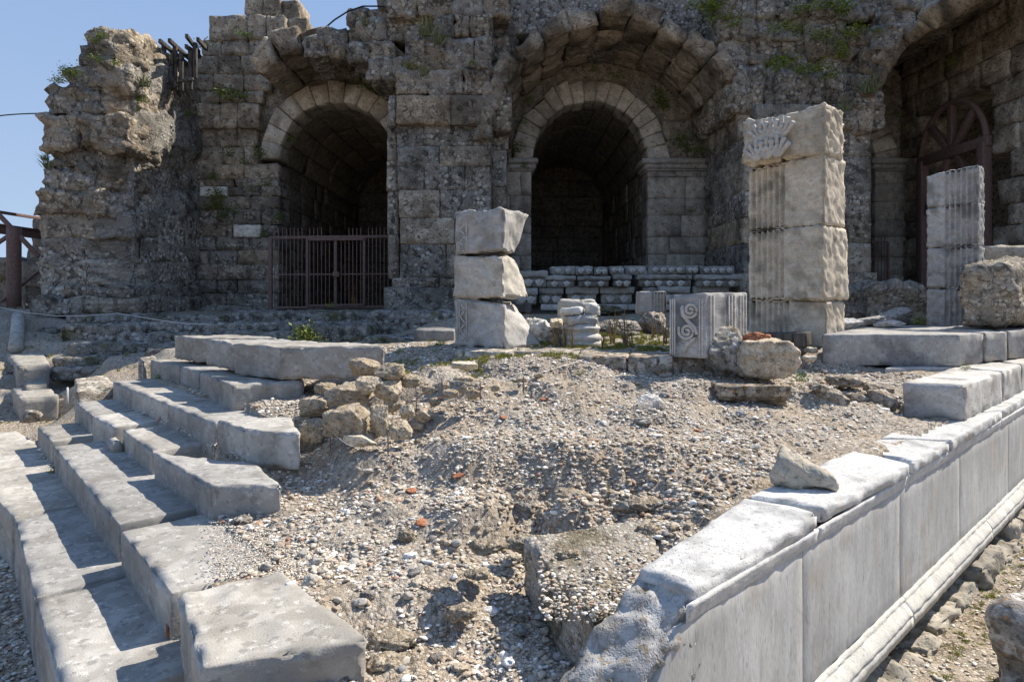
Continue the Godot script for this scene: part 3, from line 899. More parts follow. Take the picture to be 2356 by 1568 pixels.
# ring or barrel of wedge stones about an axis along z
func barrel(part: Node, cx: float, cy: float, r: float, th: float, z0: float, z1: float, n: int, mseg: int, a0: float, a1: float, m: Material, o: Dictionary, called := "voussoir", ragged := 0.0) -> void:
	for i in n:
		var t0 := lerpf(a0, a1, float(i) / n) + .004
		var t1 := lerpf(a0, a1, float(i + 1) / n) - .004
		var zs := z0 + rng.randf_range(-ragged, ragged)
		var cutz := [zs]
		for k in mseg - 1:
			cutz.append(lerpf(zs, z1, (k + 1.0 + rng.randf_range(-.25, .25)) / mseg))
		cutz.append(z1)
		for k in mseg:
			var dr = rng.randf_range(-.02, .02) * o.get("uneven", 1.0)
			var c := []
			for v in 8:
				var a := t1 if v & 1 else t0
				var rr = r + dr + (th + rng.randf_range(-.06, .06) * o.get("uneven", 1.0) if v & 2 else 0.0)
				var z: float = cutz[k + 1] - .005 if v & 4 else cutz[k]
				c.append(Vector3(cx + cos(a) * rr, cy + sin(a) * rr, -z))
			var d := o.duplicate()
			d["tint"] = Color(1.06, 1.01, .94) * rng.randf_range(.8, 1.15) * o.get("tone", 1.0)
			blk(called, c, m, d, part)

# flat ring of rubble between two arcs with different centres (fills the wall over an arch)
func spandrel(part: Node, c0: Vector2, r0: float, c1: Vector2, r1: float, z: float, m: Material) -> void:
	var vs := PackedVector3Array()
	var cs := PackedColorArray()
	var idx := PackedInt32Array()
	var o := Vector3(c0.x, c0.y, -z)
	for i in 41:
		var a := PI * i / 40.0
		for j in 9:
			var p := (c0 + Vector2(cos(a), sin(a)) * r0).lerp(c1 + Vector2(cos(a), sin(a)) * r1, j / 8.0)
			var w := Vector3(p.x, p.y, -z)
			w.z += .12 * nz.get_noise_3dv(w * 2.0)
			vs.append(w - o)
			cs.append(Color(1, 1, 1) * CK * (.85 + .4 * nl.get_noise_3dv(w)))
	for i in 40:
		for j in 8:
			var v0 := i * 9 + j
			idx.append_array([v0, v0 + 1, v0 + 9, v0 + 1, v0 + 10, v0 + 9])
	var arr := []
	arr.resize(Mesh.ARRAY_MAX)
	arr[Mesh.ARRAY_VERTEX] = vs
	arr[Mesh.ARRAY_COLOR] = cs
	arr[Mesh.ARRAY_INDEX] = idx
	put("spandrel", smooth(arr), m, o, part)

func solid(called: String, a: Vector3, b: Vector3, m: Material, parent: Node, o := {}) -> MeshInstance3D:
	var c := []
	for i in 8:
		c.append(Vector3(b.x if i & 1 else a.x, b.y if i & 2 else a.y, b.z if i & 4 else a.z))
	var d := {"cell": .5, "bev": .05, "amp": .05}
	d.merge(o, true)
	return blk(called, c, m, d, parent)

func make_theatre() -> void:
	var T := thing("theatre_ruin", Vector3(0, 1.3, -15.5), "ruined ancient theatre facade of conglomerate piers, vaults and pale stone arches", "ruin")
	var Zb := 17.0
	var cong := CONG.duplicate()
	# --- left pier: broken top, its inner side running back to the wall
	var zl := func(x): return 14.0 + maxf(0.0, x - 285.0) * .0155
	var melt := cong.duplicate(); melt.merge({"amp": .11, "bev": .06, "chip": .07, "cell": .09, "freq": 1.7, "fuse": 2.6}, true)
	var melt_low := melt.duplicate(); melt_low.merge({"amp": .06, "bev": .04, "fuse": 1.6}, true)
	var pier := solid("pier", Vector3(-10.0, 1.2, -14.5), Vector3(-8.3, 6.2, -16.6), M.conglomerate, T)
	var rough := cong.duplicate(); rough.merge({"amp": .075, "bev": .055, "chip": .06, "cell": .1, "freq": 2.2, "fuse": 1.5}, true)
	courses(pier, [
		[66, 101, [194, 250]], [62, 103, [248, 304], .1],
		[99, 151, [180, 262, 332]], [116, 197, [331, 381], .3],
		[149, 203, [150, 292, 388]], [200, 263, [106, 226, 332, 436]], [262, 341, [94, 180, 292, 440], -.12], [339, 385, [119, 232, 346, 424], .05],
		[383, 441, [101, 216, 332, 430], .04], [439, 491, [83, 242, 352, 430], -.02]], zl, 2.6, M.conglomerate, melt)
	courses(pier, [
		[489, 547, [90, 216, 312, 432], .02], [545, 601, [90, 192, 322, 425]], [599, 659, [88, 202, 332, 436], -.03],
		[657, 686, [92, 182, 302, 432], -.1], [684, 722, [68, 192, 322, 450], -.35]], zl, 2.6, M.conglomerate, melt_low)
	# --- wall left of the first arch, stepped top
	var wl := solid("wall", Vector3(-8.3, 1.2, -17.2), Vector3(-6.1, 5.2, -17.9), M.conglomerate, T)
	var zw := func(_x): return 16.85
	var lime := cong.duplicate(); lime.merge({"amp": .03, "bev": .035, "chip": .05, "stain_at": .05}, true)
	courses(wl, [
		[-6, 34, [562, 604, 646], .2], [0, 52, [646, 690], .35], [33, 93, [480, 568, 612, 655]], [40, 110, [655, 706], .3],
		[91, 127, [462, 510, 570, 640, 700]], [125, 170, [445, 502, 552, 624, 668]], [168, 209, [444, 490, 560, 622]], [207, 238, [444, 505, 560, 606]],
		[236, 294, [445, 505, 545, 596], -.15], [292, 338, [450, 495, 545, 592]], [336, 379, [450, 510, 560, 590]]], zw, .9, M.limestone, lime)
	courses(wl, [[376, 412, [432, 490, 560, 640]], [410, 430, [432, 470, 540, 640]], [428, 450, [432, 458, 0]], [428, 450, [523, 600, 645]], [449, 481, [432, 500, 575, 642]], [479, 517, [432, 500, 600, 645]], [515, 546, [432, 536]], [515, 546, [601, 642]], [544, 576, [432, 495, 580, 642]], [574, 609, [432, 480, 545, 640]], [607, 644, [432, 500, 575, 642]], [642, 674, [432, 500, 545, 640]], [672, 704, [432, 520, 640]], [702, 722, [432, 640], -.3]].filter(func(w): return w[2][-1] > 0), zw, .9, M.conglomerate, lime)
	for w in [[458, 523, 428, 450], [537, 601, 516, 545]]:
		blk("pale_block", face(w[0], w[1] - 2, w[2], w[3], 16.78, 16.78, .7), M.pale_stone, {"cell": .15, "bev": .03, "amp": .015, "tint": Color(1.5, 1.5, 1.48)}, wl)
	courses(wl, [[428, 450, [432, 457]]], zw, .9, M.conglomerate, lime)
	# --- central pier
	var pc := solid("pier", Vector3(-2.4, 1.2, -14.7), Vector3(-.7, 7.8, -16.8), M.conglomerate, T)
	var zc := func(x): return 14.25 + (.55 if x < 914 else 0.0) * 0.0
	var neat := cong.duplicate(); neat.merge({"amp": .015, "bev": .022, "chip": .04}, true)
	courses(pc, [
		[-30, 38, [890, 960, 1040, 1110, 1170], .3], [34, 84, [1001, 1042]], [30, 86, [1045, 1082, 1128], .1], [36, 88, [930, 1001], .5],
		[84, 159, [941, 1023, 1093, 1129]], [157, 219, [914, 984, 1067, 1129]]], zc, 2.4, M.conglomerate, rough)
	courses(pc, [[218, 286, [893, 911, 1037, 1130], -.12]], zc, 2.4, M.conglomerate, neat)
	courses(pc, [[284, 336, [912, 975, 1130]], [334, 383, [914, 1011, 1130]], [381, 438, [914, 976, 1070, 1130]], [436, 501, [917, 1012, 1130]], [499, 561, [920, 1046, 1130]], [559, 641, [920, 1026, 1130]], [639, 662, [903, 1010, 1128], -.08], [660, 722, [882, 1062, 1135], -.25]], zc, 2.3, M.conglomerate, neat)
	var zs := func(_x): return 14.55
	courses(pc, [[284, 370, [890, 914]], [368, 440, [889, 914]], [438, 540, [891, 917]], [538, 642, [893, 918]]], zs, 2.2, M.conglomerate, neat)
	var zr := func(_x): return 14.9
	courses(pc, [[222, 300, [1131, 1178], -.5], [298, 345, [1131, 1170]], [343, 430, [1131, 1166]], [428, 520, [1131, 1166]], [518, 600, [1131, 1166]], [598, 715, [1131, 1168]]], zr, 2.0, M.conglomerate, neat)
	courses(pc, [[84, 150, [1131, 1190], .2], [148, 224, [1131, 1176], .2], [20, 86, [1131, 1185], .3]], zr, 1.9, M.conglomerate, rough)
	# --- right pier
	var pr := solid("pier", Vector3(5.3, 1.2, -14.7), Vector3(7.4, 7.8, -16.8), M.conglomerate, T)
	var zp := func(_x): return 14.0
	courses(pr, [[-40, 40, [1660, 1745, 1860, 1925, 1990, 2100], .1], [22, 90, [1655, 1740, 1850, 1940], .2], [60, 130, [1860, 1950, 2060], .0], [86, 150, [1660, 1720, 1800, 1905], .25], [120, 190, [1790, 1880, 1960, 2015], .15], [148, 215, [1690, 1765, 1850], .25], [165, 240, [1790, 1900, 1995], .0], [206, 262, [1680, 1760, 1860], .15]], zp, 2.6, M.conglomerate, rough)
	courses(pr, [[238, 296, [1740, 1870, 1985, 2038], -.1], [294, 360, [1715, 1860, 2005]], [358, 440, [1712, 1850, 2006]], [438, 500, [1710, 1870, 2006]], [498, 560, [1710, 1830, 2006]], [558, 628, [1710, 1880, 2006]], [626, 722, [1700, 1850, 2020], -.2]], zp, 2.5, M.conglomerate, neat)
	var zpl := func(_x): return 15.0
	courses(pr, [[200, 290, [1672, 1740]], [288, 380, [1680, 1730]], [378, 470, [1676, 1730]], [468, 560, [1682, 1730]], [558, 715, [1676, 1730]]], zpl, 1.8, M.conglomerate, rough)
	# --- back wall: pale arches, jambs, chambers
	var voz := {"cell": .2, "bev": .025, "amp": .015, "chip": .03, "uneven": 1.3, "stain": Color(.5, .49, .47), "stain_at": .14, "sfreq": 1.0, "tone": 1.3}
	for bay in [[-4.51, 5.26, 1.46, 13], [2.0, 5.26, 1.48, 17], [7.9, 5.1, 1.46, 15]]:
		var arch := Node3D.new()
		arch.name = "arch"
		T.add_child(arch, true)
		arch.position = Vector3(bay[0], bay[1], -Zb) - T.position
		barrel(arch, bay[0], bay[1], bay[2], .54, Zb - .05, Zb + .75, bay[3], 1, 0.0, PI, M.pale_stone, voz)
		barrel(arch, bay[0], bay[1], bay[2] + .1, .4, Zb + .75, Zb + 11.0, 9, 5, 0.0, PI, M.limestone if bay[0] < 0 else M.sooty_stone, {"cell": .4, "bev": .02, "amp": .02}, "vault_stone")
		spandrel(arch, Vector2(bay[0], bay[1]), bay[2] + .5, Vector2(bay[0] + (-.5 if bay[0] < 0 else .1), 5.0), 3.2, Zb + .12, M.limestone)
	var inside := {"cell": .3, "bev": .03, "amp": .025, "chip": .03}
	for bay in [[-4.51, 5.26, 1.6], [2.0, 5.26, 1.62], [7.9, 5.1, 1.6]]:
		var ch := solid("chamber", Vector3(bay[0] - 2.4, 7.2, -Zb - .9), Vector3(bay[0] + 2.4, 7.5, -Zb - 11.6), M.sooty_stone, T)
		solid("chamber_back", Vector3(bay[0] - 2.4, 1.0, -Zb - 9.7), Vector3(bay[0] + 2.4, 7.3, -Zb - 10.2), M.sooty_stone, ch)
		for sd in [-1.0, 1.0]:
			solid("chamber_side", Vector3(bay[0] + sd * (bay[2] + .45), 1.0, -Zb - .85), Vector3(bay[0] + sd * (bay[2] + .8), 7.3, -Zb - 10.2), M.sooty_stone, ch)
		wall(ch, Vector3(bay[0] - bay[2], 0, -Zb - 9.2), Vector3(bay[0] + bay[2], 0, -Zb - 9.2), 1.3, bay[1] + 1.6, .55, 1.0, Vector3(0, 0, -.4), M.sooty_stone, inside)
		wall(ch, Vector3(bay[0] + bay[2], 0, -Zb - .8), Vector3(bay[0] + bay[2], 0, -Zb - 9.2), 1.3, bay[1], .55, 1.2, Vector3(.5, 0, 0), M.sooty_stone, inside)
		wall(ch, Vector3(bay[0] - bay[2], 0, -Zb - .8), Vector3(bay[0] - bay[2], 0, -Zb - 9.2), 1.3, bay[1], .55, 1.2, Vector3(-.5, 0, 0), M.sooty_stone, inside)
	# jambs of pale ashlar
	var ash := {"cell": .2, "bev": .015, "amp": .008, "chip": .02, "uneven": .25, "stain": Color(.45, .45, .46), "stain_at": .1, "sfreq": .9, "tone": .92}
	var jw := Node3D.new()
	jw.name = "jamb_wall"
	T.add_child(jw, true)
	for j in [[-.75, .5, 17], [3.5, 5.9, 17], [9.36, 10.3, 17], [-3.05, -2.2, 17], [6.2, 6.84, 17]]:
		wall(jw, Vector3(j[0], 0, -Zb), Vector3(j[1], 0, -Zb), 1.3, 4.95, .5, .75, Vector3(0, 0, -.85), M.pale_stone, ash)
		# impost: fillet, cove, neck
		for k in 3:
			var o_: float = [.05, .1, .17][k]
			var y0: float = [4.95, 5.0, 5.12][k]
			var y1: float = [5.0, 5.12, 5.26][k]
			var w0: float = j[0] - (o_ if j[0] > .5 else 0.0)
			var w1: float = j[1] + (o_ if j[1] < .6 else 0.0)
			solid("impost", Vector3(w0, y0 + .002, -Zb + o_), Vector3(w1, y1 - .002, -Zb - .9), M.pale_stone, jw, {"cell": .3, "bev": .02, "amp": .012, "chip": .03, "tint": Color(.95, .95, .95)})
	# wall over the imposts, behind the piers
	wall(jw, Vector3(3.9, 0, -Zb - .05), Vector3(6.0, 0, -Zb - .05), 5.26, 7.9, .5, .8, Vector3(0, 0, -.7), M.limestone, lime)
	wall(jw, Vector3(-2.5, 0, -Zb - .05), Vector3(.0, 0, -Zb - .05), 5.26, 7.9, .5, .8, Vector3(0, 0, -.7), M.limestone, lime)
	# --- front vaults between the piers
	var va := {"cell": .22, "bev": .04, "amp": .035, "chip": .06, "freq": 2.0, "stain": Color(.42, .4, .38), "stain_at": .06, "sfreq": .9}
	var v1 := Node3D.new(); v1.name = "vault"; T.add_child(v1, true)
	v1.position = Vector3(-4.35, 5.05, -16) - T.position
	var vr := va.duplicate(); vr.merge({"amp": .06, "bev": .05, "chip": .08, "uneven": 2.5, "cell": .12}, true)
	barrel(v1, -4.35, 5.2, 2.2, .55, 14.9, 17.1, 8, 2, .25, PI - .85, M.limestone, vr, "vault_stone", .35)
	var v2 := Node3D.new(); v2.name = "vault"; T.add_child(v2, true)
	v2.position = Vector3(2.2, 5.05, -16) - T.position
	barrel(v2, 2.25, 5.05, 2.7, .4, 14.35, 17.15, 13, 3, .02, PI - .02, M.limestone, vr, "vault_stone", .3)
	var v3 := Node3D.new(); v3.name = "vault"; T.add_child(v3, true)
	v3.position = Vector3(10.4, 5.05, -15) - T.position
	barrel(v3, 10.3, 5.1, 2.75, .35, 13.75, 17.2, 3, 3, PI * .76, PI - .02, M.limestone, vr, "vault_stone", .1)
	barrel(v3, 10.3, 5.1, 2.75, .35, 11.4, 17.2, 8, 4, PI * .1, PI * .76, M.limestone, vr, "vault_stone", .1)
	# right side wall with the timber-framed arch
	var sw := Node3D.new(); sw.name = "side_wall"; T.add_child(sw, true)
	sw.position = Vector3(10.7, 1.3, -15.5) - T.position
	var skip := func(x, y): return x > 1.0 and x < 3.4 and y < 5.2 or Vector2(x - 2.2, y - 5.2).length() < 1.15
	wall(sw, Vector3(10.1, 0, -17.2), Vector3(10.1, 0, -11.2), 1.3, 8.2, .5, .9, Vector3(.8, 0, 0), M.limestone, lime, skip)
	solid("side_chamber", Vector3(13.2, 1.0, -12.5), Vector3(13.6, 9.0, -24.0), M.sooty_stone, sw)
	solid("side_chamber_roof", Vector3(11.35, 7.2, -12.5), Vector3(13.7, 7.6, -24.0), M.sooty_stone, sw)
	courses(pr, [[-60, 20, [2060, 2130, 2210], -.35], [10, 70, [2040, 2110], -.3], [60, 118, [2010, 2075], -.3], [112, 172, [1985, 2050], -.25], [168, 244, [1970, 2032], -.2]], zp, .9, M.conglomerate, rough)
	# --- the mass above the frame
	var up := solid("upper_mass", Vector3(-2.6, 7.75, -15.2), Vector3(14.0, 8.6, -22.0), M.conglomerate, T)
	courses(up, [[-60, 20, [868, 920, 990], .8], [16, 60, [800, 850, 900], .9], [40, 90, [835, 890, 945], .6], [62, 108, [745, 800, 850], .7], [84, 130, [700, 752, 800], .7], [96, 140, [800, 850, 905], .4], [130, 180, [845, 905, 945], .3]], zc, 1.6, M.conglomerate, rough)
	solid("upper_mass_high", Vector3(1.5, 8.5, -15.4), Vector3(18.0, 11.6, -22.0), M.conglomerate, T)
	solid("upper_mass_high", Vector3(5.0, 11.5, -15.6), Vector3(22.0, 15.2, -22.0), M.conglomerate, T)
	solid("roof_backing", Vector3(-2.8, 6.9, -17.4), Vector3(14.0, 8.3, -25.0), M.conglomerate, T)
	solid("back_mass", Vector3(-9.6, 1.2, -18.2), Vector3(-6.7, 6.6, -24.0), M.conglomerate, T)

func make_gate() -> void:
	var z := 15.6
	var t := thing("iron_gate", q(760, 708, z), "brown iron railing gate with spiked bars closing the first arch", "gate")
	var P = M.brown_paint
	var yb := 706.0
	bar("post", q(622, 712, z), q(622, 545, z), .09, .09, P, t)
	bar("post", q(707, 708, z), q(707, 546, z), .06, .06, P, t)
	bar("post", q(838, 708, z), q(838, 546, z), .06, .06, P, t)
	bar("post", q(772, 706, z), q(772, 548, z), .07, .06, P, t)
	bar("top_rail", q(620, 546, z), q(908, 543, z), .05, .07, P, t)
	bar("bottom_rail", q(622, 707, z), q(890, 704, z), .04, .05, P, t)
	bar("middle_rail", q(622, 631, z), q(905, 629, z), .02, .03, P, t)
	bar("gate_rail", q(709, 550, z - .04), q(836, 549, z - .04), .04, .06, P, t)
	bar("gate_rail", q(709, 702, z - .04), q(836, 700, z - .04), .04, .05, P, t)
	bar("lock", q(766, 630, z - .08), q(780, 630, z - .08), .05, .12, P, t)
	var x := 632.0
	while x < 905:
		if absf(x - 707) > 5 and absf(x - 838) > 5 and absf(x - 772) > 5:
			var top := 528.0 if absf(x - 772) > 24 else 547.0
			var b := bar("bar", q(x, yb, z), q(x, top + rng.randf_range(-2, 2), z), .018, .018, P, t)
			if top < 540:
				var c := CylinderMesh.new()
				c.top_radius = 0.0; c.bottom_radius = .022; c.height = .09; c.radial_segments = 6; c.rings = 1
				put("spike", colored(c), P, q(x, 525, z), b)
		x += 9.0

func make_timber() -> void:
	var B = M.brown_paint
	# arch centring in the side wall
	var t := thing("timber_arch_frame", Vector3(10.0, 1.4, -15.6), "brown timber frame with radiating struts propping the arched side opening", "timber frame")
	var cy := 5.0
	var X := 9.98
	var zc := 15.0
	var pts := PackedVector3Array()
	for i in 25:
		var a := PI * i / 24.0
		pts.append(Vector3(X, cy + 1.12 * sin(a), -zc + 1.12 * cos(a)) - t.position)
	put("arch_rib", tube(pts, .07, 6), B, t.position, t)
	bar("tie_beam", Vector3(X, cy, -zc - 1.2), Vector3(X, cy, -zc + 1.2), .12, .22, B, t)
	for a in [PI * .25, PI * .5, PI * .75]:
		bar("strut", Vector3(X + .02, cy, -zc), Vector3(X + .02, cy + 1.08 * sin(a), -zc + 1.08 * cos(a)), .14, .16, B, t)
	for s in [-1.0, 1.0]:
		bar("post", Vector3(X, 1.35, -zc + s * 1.05), Vector3(X, cy, -zc + s * 1.05), .2, .22, B, t, Vector3.BACK)
		bar("brace", Vector3(X + .04, cy - .1, -zc + s * .15), Vector3(X + .04, cy - 1.3, -zc + s * .95), .12, .14, B, t)
	# small gate beside it
	var g := thing("iron_gate", q(2040, 655, 16.6), "small dark iron gate leaf deep in the shaded third bay", "gate")
	bar("post", q(2043, 662, 16.5), q(2043, 556, 16.5), .05, .05, B, g)
	bar("top_rail", q(2005, 556, 16.5), q(2043, 556, 16.5), .04, .05, B, g)
	bar("middle_rail", q(2005, 596, 16.5), q(2043, 596, 16.5), .02, .03, B, g)
	for x in [2012, 2020, 2028, 2036]:
		bar("bar", q(x, 662, 16.5), q(x, 545, 16.5), .016, .016, B, g)
	# grey wooden railing frames on the pier top
	var f := thing("wooden_railing", q(410, 200, 15.8), "weathered wooden railing of slanting posts behind the broken pier top", "railing")
	for w in [[346, 97, 404, 142], [367, 93, 436, 152], [389, 92, 440, 138], [429, 82, 458, 120], [428, 106, 460, 130], [300, 94, 330, 120], [455, 90, 475, 112]]:
		bar("rail", q(w[0], w[1], 15.4), q(w[2], w[3], 16.6), .07, .1, M.weathered_wood, f)
	for w in [[354, 104, 200], [377, 102, 196], [403, 104, 206], [417, 118, 208], [438, 116, 206], [449, 98, 180], [398, 122, 206], [314, 104, 150]]:
		bar("post", q(w[0], w[2], 15.7), q(w[0], w[1], 15.7), .09, .08, M.weathered_wood, f)
	bar("brace", q(385, 160, 15.6), q(405, 200, 15.6), .06, .1, M.weathered_wood, f)
	bar("crosspiece", q(412, 186, 15.6), q(445, 181, 15.6), .06, .07, M.weathered_wood, f)
	# painted steel frame at the left edge
	var s := thing("steel_frame", q(31, 700, 14.6), "rust-brown painted steel frame with round post and crossing braces", "steel frame")
	var c := CylinderMesh.new()
	c.top_radius = .14; c.bottom_radius = .14; c.height = 1.75; c.radial_segments = 20
	put("post", colored(c), B, q(32, 700, 14.6) + Vector3(0, .83, 0), s)
	bar("beam", q(-60, 518, 14.6), q(95, 540, 16.2), .14, .2, B, s)
	bar("beam_flange", q(-60, 508, 14.6) , q(95, 530, 16.2), .24, .03, B, s)
	bar("top_chord", q(-60, 478, 14.6), q(95, 502, 16.4), .06, .07, B, s)
	bar("brace", q(-20, 475, 14.5), q(90, 590, 14.7), .08, .09, B, s)
	bar("brace", q(-30, 575, 14.9), q(25, 538, 14.7), .06, .08, B, s)
	bar("brace", q(0, 695, 14.4), q(88, 625, 15.2), .05, .06, B, s)
# ------------------------------------------------------------------ loose stones, carved pieces, terraces
func stone(called: String, x: float, y: float, h: float, wpx: float, hpx: float, deep: float, m: Material, label: String, o := {}) -> MeshInstance3D:
	# base centre read at (x, y) on ground height h; width and height as read
	var p := qh(x, y, h)
	var k := KP * -p.z
	var s := Vector3(wpx * k, hpx * k, deep if deep > 0.0 else wpx * k * .8) * 1.08
	var ms := stone_mesh(o.get("seed", int(x * 7 + y)), s, o.get("boxy", .5), o.get("rough", .12), o.get("detail", 12), o.get("tint", Color(1, 1, 1)), o.get("stain_at", .2), o.get("facets", 7))
	var n := put(called, ms, m, p + Vector3(0, s.y * o.get("rise", .42), -s.z * .35))
	n.rotation.y = o.get("turn", 0.0)
	n.rotation.z = o.get("tilt", 0.0)
	tag(n, label, o.get("category", "stone"), o.get("group", ""))
	return n

func gh(x: float, y: float) -> float:      # height of the ground seen at a reading
	var h := .8
	for i in 14:
		var p := qh(x, y, minf(h, 1.6))
		h = lerpf(h, ground_h(p.x, p.z), .45)
	return h

func make_stones() -> void:
	# boulders by the tall pilaster
	stone("boulder", 1776, 874, 1.14, 146, 96, .34, M.tan_stone, "squared tan boulder with a red shard on it", {"boxy": .62, "rough": .06, "detail": 20, "facets": 3, "seed": 31, "category": "boulder", "rise": .46, "tint": Color(1.2, 1.16, 1.1)})
	stone("boulder", 1690, 866, 1.15, 130, 118, .34, M.dark_stone, "rounded grey boulder behind the tan boulder", {"boxy": .6, "rough": .08, "detail": 18, "tint": Color(1.25, 1.25, 1.22), "category": "boulder", "stain_at": 2.0})
	stone("terracotta_shard", 1762, 797, 1.375, 58, 26, .1, M.terracotta, "broken red terracotta shard lying on the tan boulder", {"boxy": .5, "rough": .2, "facets": 9, "category": "shard", "stain_at": 2.0}).position = qh(1772, 872, 1.15) + Vector3(-.05, .3, -.14)
	stone("stone", 1735, 936, .98, 176, 54, .3, M.dark_stone, "flat dark-topped slab stone lying on the gravel before the tan boulder", {"boxy": 1.0, "rough": .05, "detail": 16, "facets": 3, "tint": Color(1.15, 1.05, .92)})
	for w in [[1862, 936, 40, 46], [1918, 945, 78, 52], [1984, 952, 84, 52], [2045, 956, 70, 60], [1890, 900, 46, 20], [1960, 892, 80, 26], [2030, 905, 60, 22]]:
		stone("stone", w[0], w[1], idw(fill_pts, qh(w[0], w[1], 1.0).x, qh(w[0], w[1], 1.0).z), w[2], w[3], 0.0, M.dark_stone, "rough grey stone in the line edging the gravel below the platform slab", {"boxy": .7, "rough": .12, "tint": Color(1.3, 1.22, 1.1), "group": "edging stones", "category": "stone"})
	for w in [[1862, 800, 34, 30, "tan"], [1838, 822, 50, 14, "tan"], [1872, 812, 26, 14, "pale"], [1868, 832, 30, 16, "pale"], [1652, 828, 26, 18, "dark"], [1650, 848, 30, 26, "dark"], [1925, 765, 56, 26, "dark"]]:
		stone("stone", w[0], w[1], 1.18 if w[1] > 815 else 1.24, w[2], w[3], .16, {"tan": M.tan_stone, "pale": M.pale_stone, "dark": M.dark_stone}[w[4]], "small propping stone at the foot of the tall pilaster", {"group": "propping stones", "tint": Color(1.2, 1.15, 1.05)})
	# pumice-like stone on the cap, dark stone at the lower right
	var pa := qh(1772, 1118, .874); var pb := qh(1932, 1132, .874)
	var pk := (pb - pa).normalized()
	var pd := Vector3(-pk.z, 0, pk.x) * (.14 if pk.x > 0 else -.14)
	if pd.z > 0: pd = -pd
	var pt := blk("pitted_stone", [pa, pb, pa + Vector3(0, .15, 0) + pk * .02, pb + Vector3(0, .07, 0) - pk * .01, pa + pd, pb + pd * .8, pa + pd + Vector3(0, .2, 0) + pk * .06, pb + pd + Vector3(0, .09, 0) - pk * .08], M.pale_stone, {"cell": .012, "bev": .025, "amp": .016, "freq": 9.0, "chip": .012, "tint": Color(1.05, 1.02, .95)})
	tag(pt, "pale pitted wedge-shaped stone resting on the marble cap", "stone")
	var ds := thing("dark_stone_block", qh(2330, 1640, -.2), "dark lichen-covered block standing on the mossy ground outside the wall", "stone")
	var g := qh(2350, 1600, -.2)
	blk("block", box(g + Vector3(.22, -.1, .1), Vector3(.5, .62, .5), .5, Vector2(-.05, .12)), M.dark_stone, {"cell": .03, "bev": .05, "amp": .03, "freq": 4.0, "tint": Color(1.3, 1.3, 1.32)}, ds)
	# mortar foundation shelf beside the wall
	var sh := thing("foundation_block", qh(1330, 1340, .6), "long mortared rubble foundation block with a mossy dark side along the trench", "foundation")
	blk("block", down([qh(1206, 1232, .71), qh(1372, 1436, .63), qh(1540, 1360, .63), qh(1500, 1190, .73)], .42), M.gravel_soil, {"cell": .03, "bev": .012, "amp": .012, "freq": 6.0, "chip": .03, "tint": Color(1, 1, .98), "stain": Color(.5, .48, .4), "stain_at": .1}, sh)
	# stones of the cut bank below the top slab
	var tanlab := "tan rubble stone in the cut bank below the top step slab"
	for w in [[790, 1002, 86, 62, 1.0, .8], [872, 1000, 32, 58, 1.0, .8], [795, 935, 90, 44, 1.1, .5], [845, 905, 50, 32, 1.2, .5], [835, 868, 60, 36, 1.24, .6], [892, 878, 58, 34, 1.26, .5], [890, 922, 52, 42, 1.15, .4], [905, 948, 40, 30, 1.08, .6], [920, 1010, 44, 34, .98, .4], [935, 962, 26, 26, 1.06, .3], [975, 970, 62, 44, 1.03, .3], [720, 960, 60, 38, 1.0, .6], [715, 1018, 44, 46, .9, .6], [692, 985, 34, 28, .92, .4], [1035, 915, 60, 28, 1.15, .6], [1090, 918, 50, 34, 1.15, .5], [1000, 935, 40, 30, 1.1, .4], [1065, 880, 70, 20, 1.25, .6], [1140, 900, 34, 22, 1.18, .4], [985, 905, 44, 26, 1.18, .5], [1200, 880, 40, 22, 1.2, .5], [1240, 868, 34, 20, 1.22, .5], [1290, 858, 40, 24, 1.23, .5], [745, 905, 40, 20, 1.1, .4], [690, 945, 30, 20, 1.0, .4], [760, 1030, 50, 18, .84, .6], [650, 1050, 60, 20, .78, .5], [700, 1048, 46, 20, .8, .4], [940, 890, 44, 24, 1.22, .5], [1020, 893, 40, 22, 1.2, .6], [1065, 905, 36, 20, 1.18, .5], [960, 990, 40, 26, .98, .3], [855, 985, 40, 30, 1.0, .3]]:
		stone("stone", w[0], w[1], (w[4] - 1.8) * 1.1 + 1.8, w[2] * (1.2 if w[0] < 960 else .65), w[3] * (1.25 if w[0] < 960 else .7), 0.0, M.tan_stone, ("large " if w[2] > 56 else ("middle-sized " if w[2] > 40 else "small ")) + ("blocky " if w[5] > .55 else "rounded ") + tanlab, {"boxy": w[5], "rough": .11, "tint": [Color(.95, .93, .9), Color(.86, .83, .78), Color(1.1, 1.08, 1.03)][int(w[0]) % 3], "group": "bank stones", "facets": 6})
	stone("stone", 822, 1030, .86, 76, 30, .14, M.pale_stone, "long pale squared stone inside the string loop by the bank", {"boxy": 1.0, "rough": .04, "tint": Color(1.4, 1.32, 1.16), "turn": .4})
	stone("stone", 1068, 850, 1.23, 64, 20, .12, M.pale_stone, "flat pale stone lying alone on the upper terrace", {"boxy": .8, "rough": .06, "tint": Color(1.4, 1.36, 1.25)})
	stone("stone", 62, 1030, .05, 44, 30, .2, M.dark_stone, "grey stone at the far end of the second step", {"boxy": .7, "tint": Color(1.3, 1.25, 1.15)}).position += Vector3(0, .28, 0)
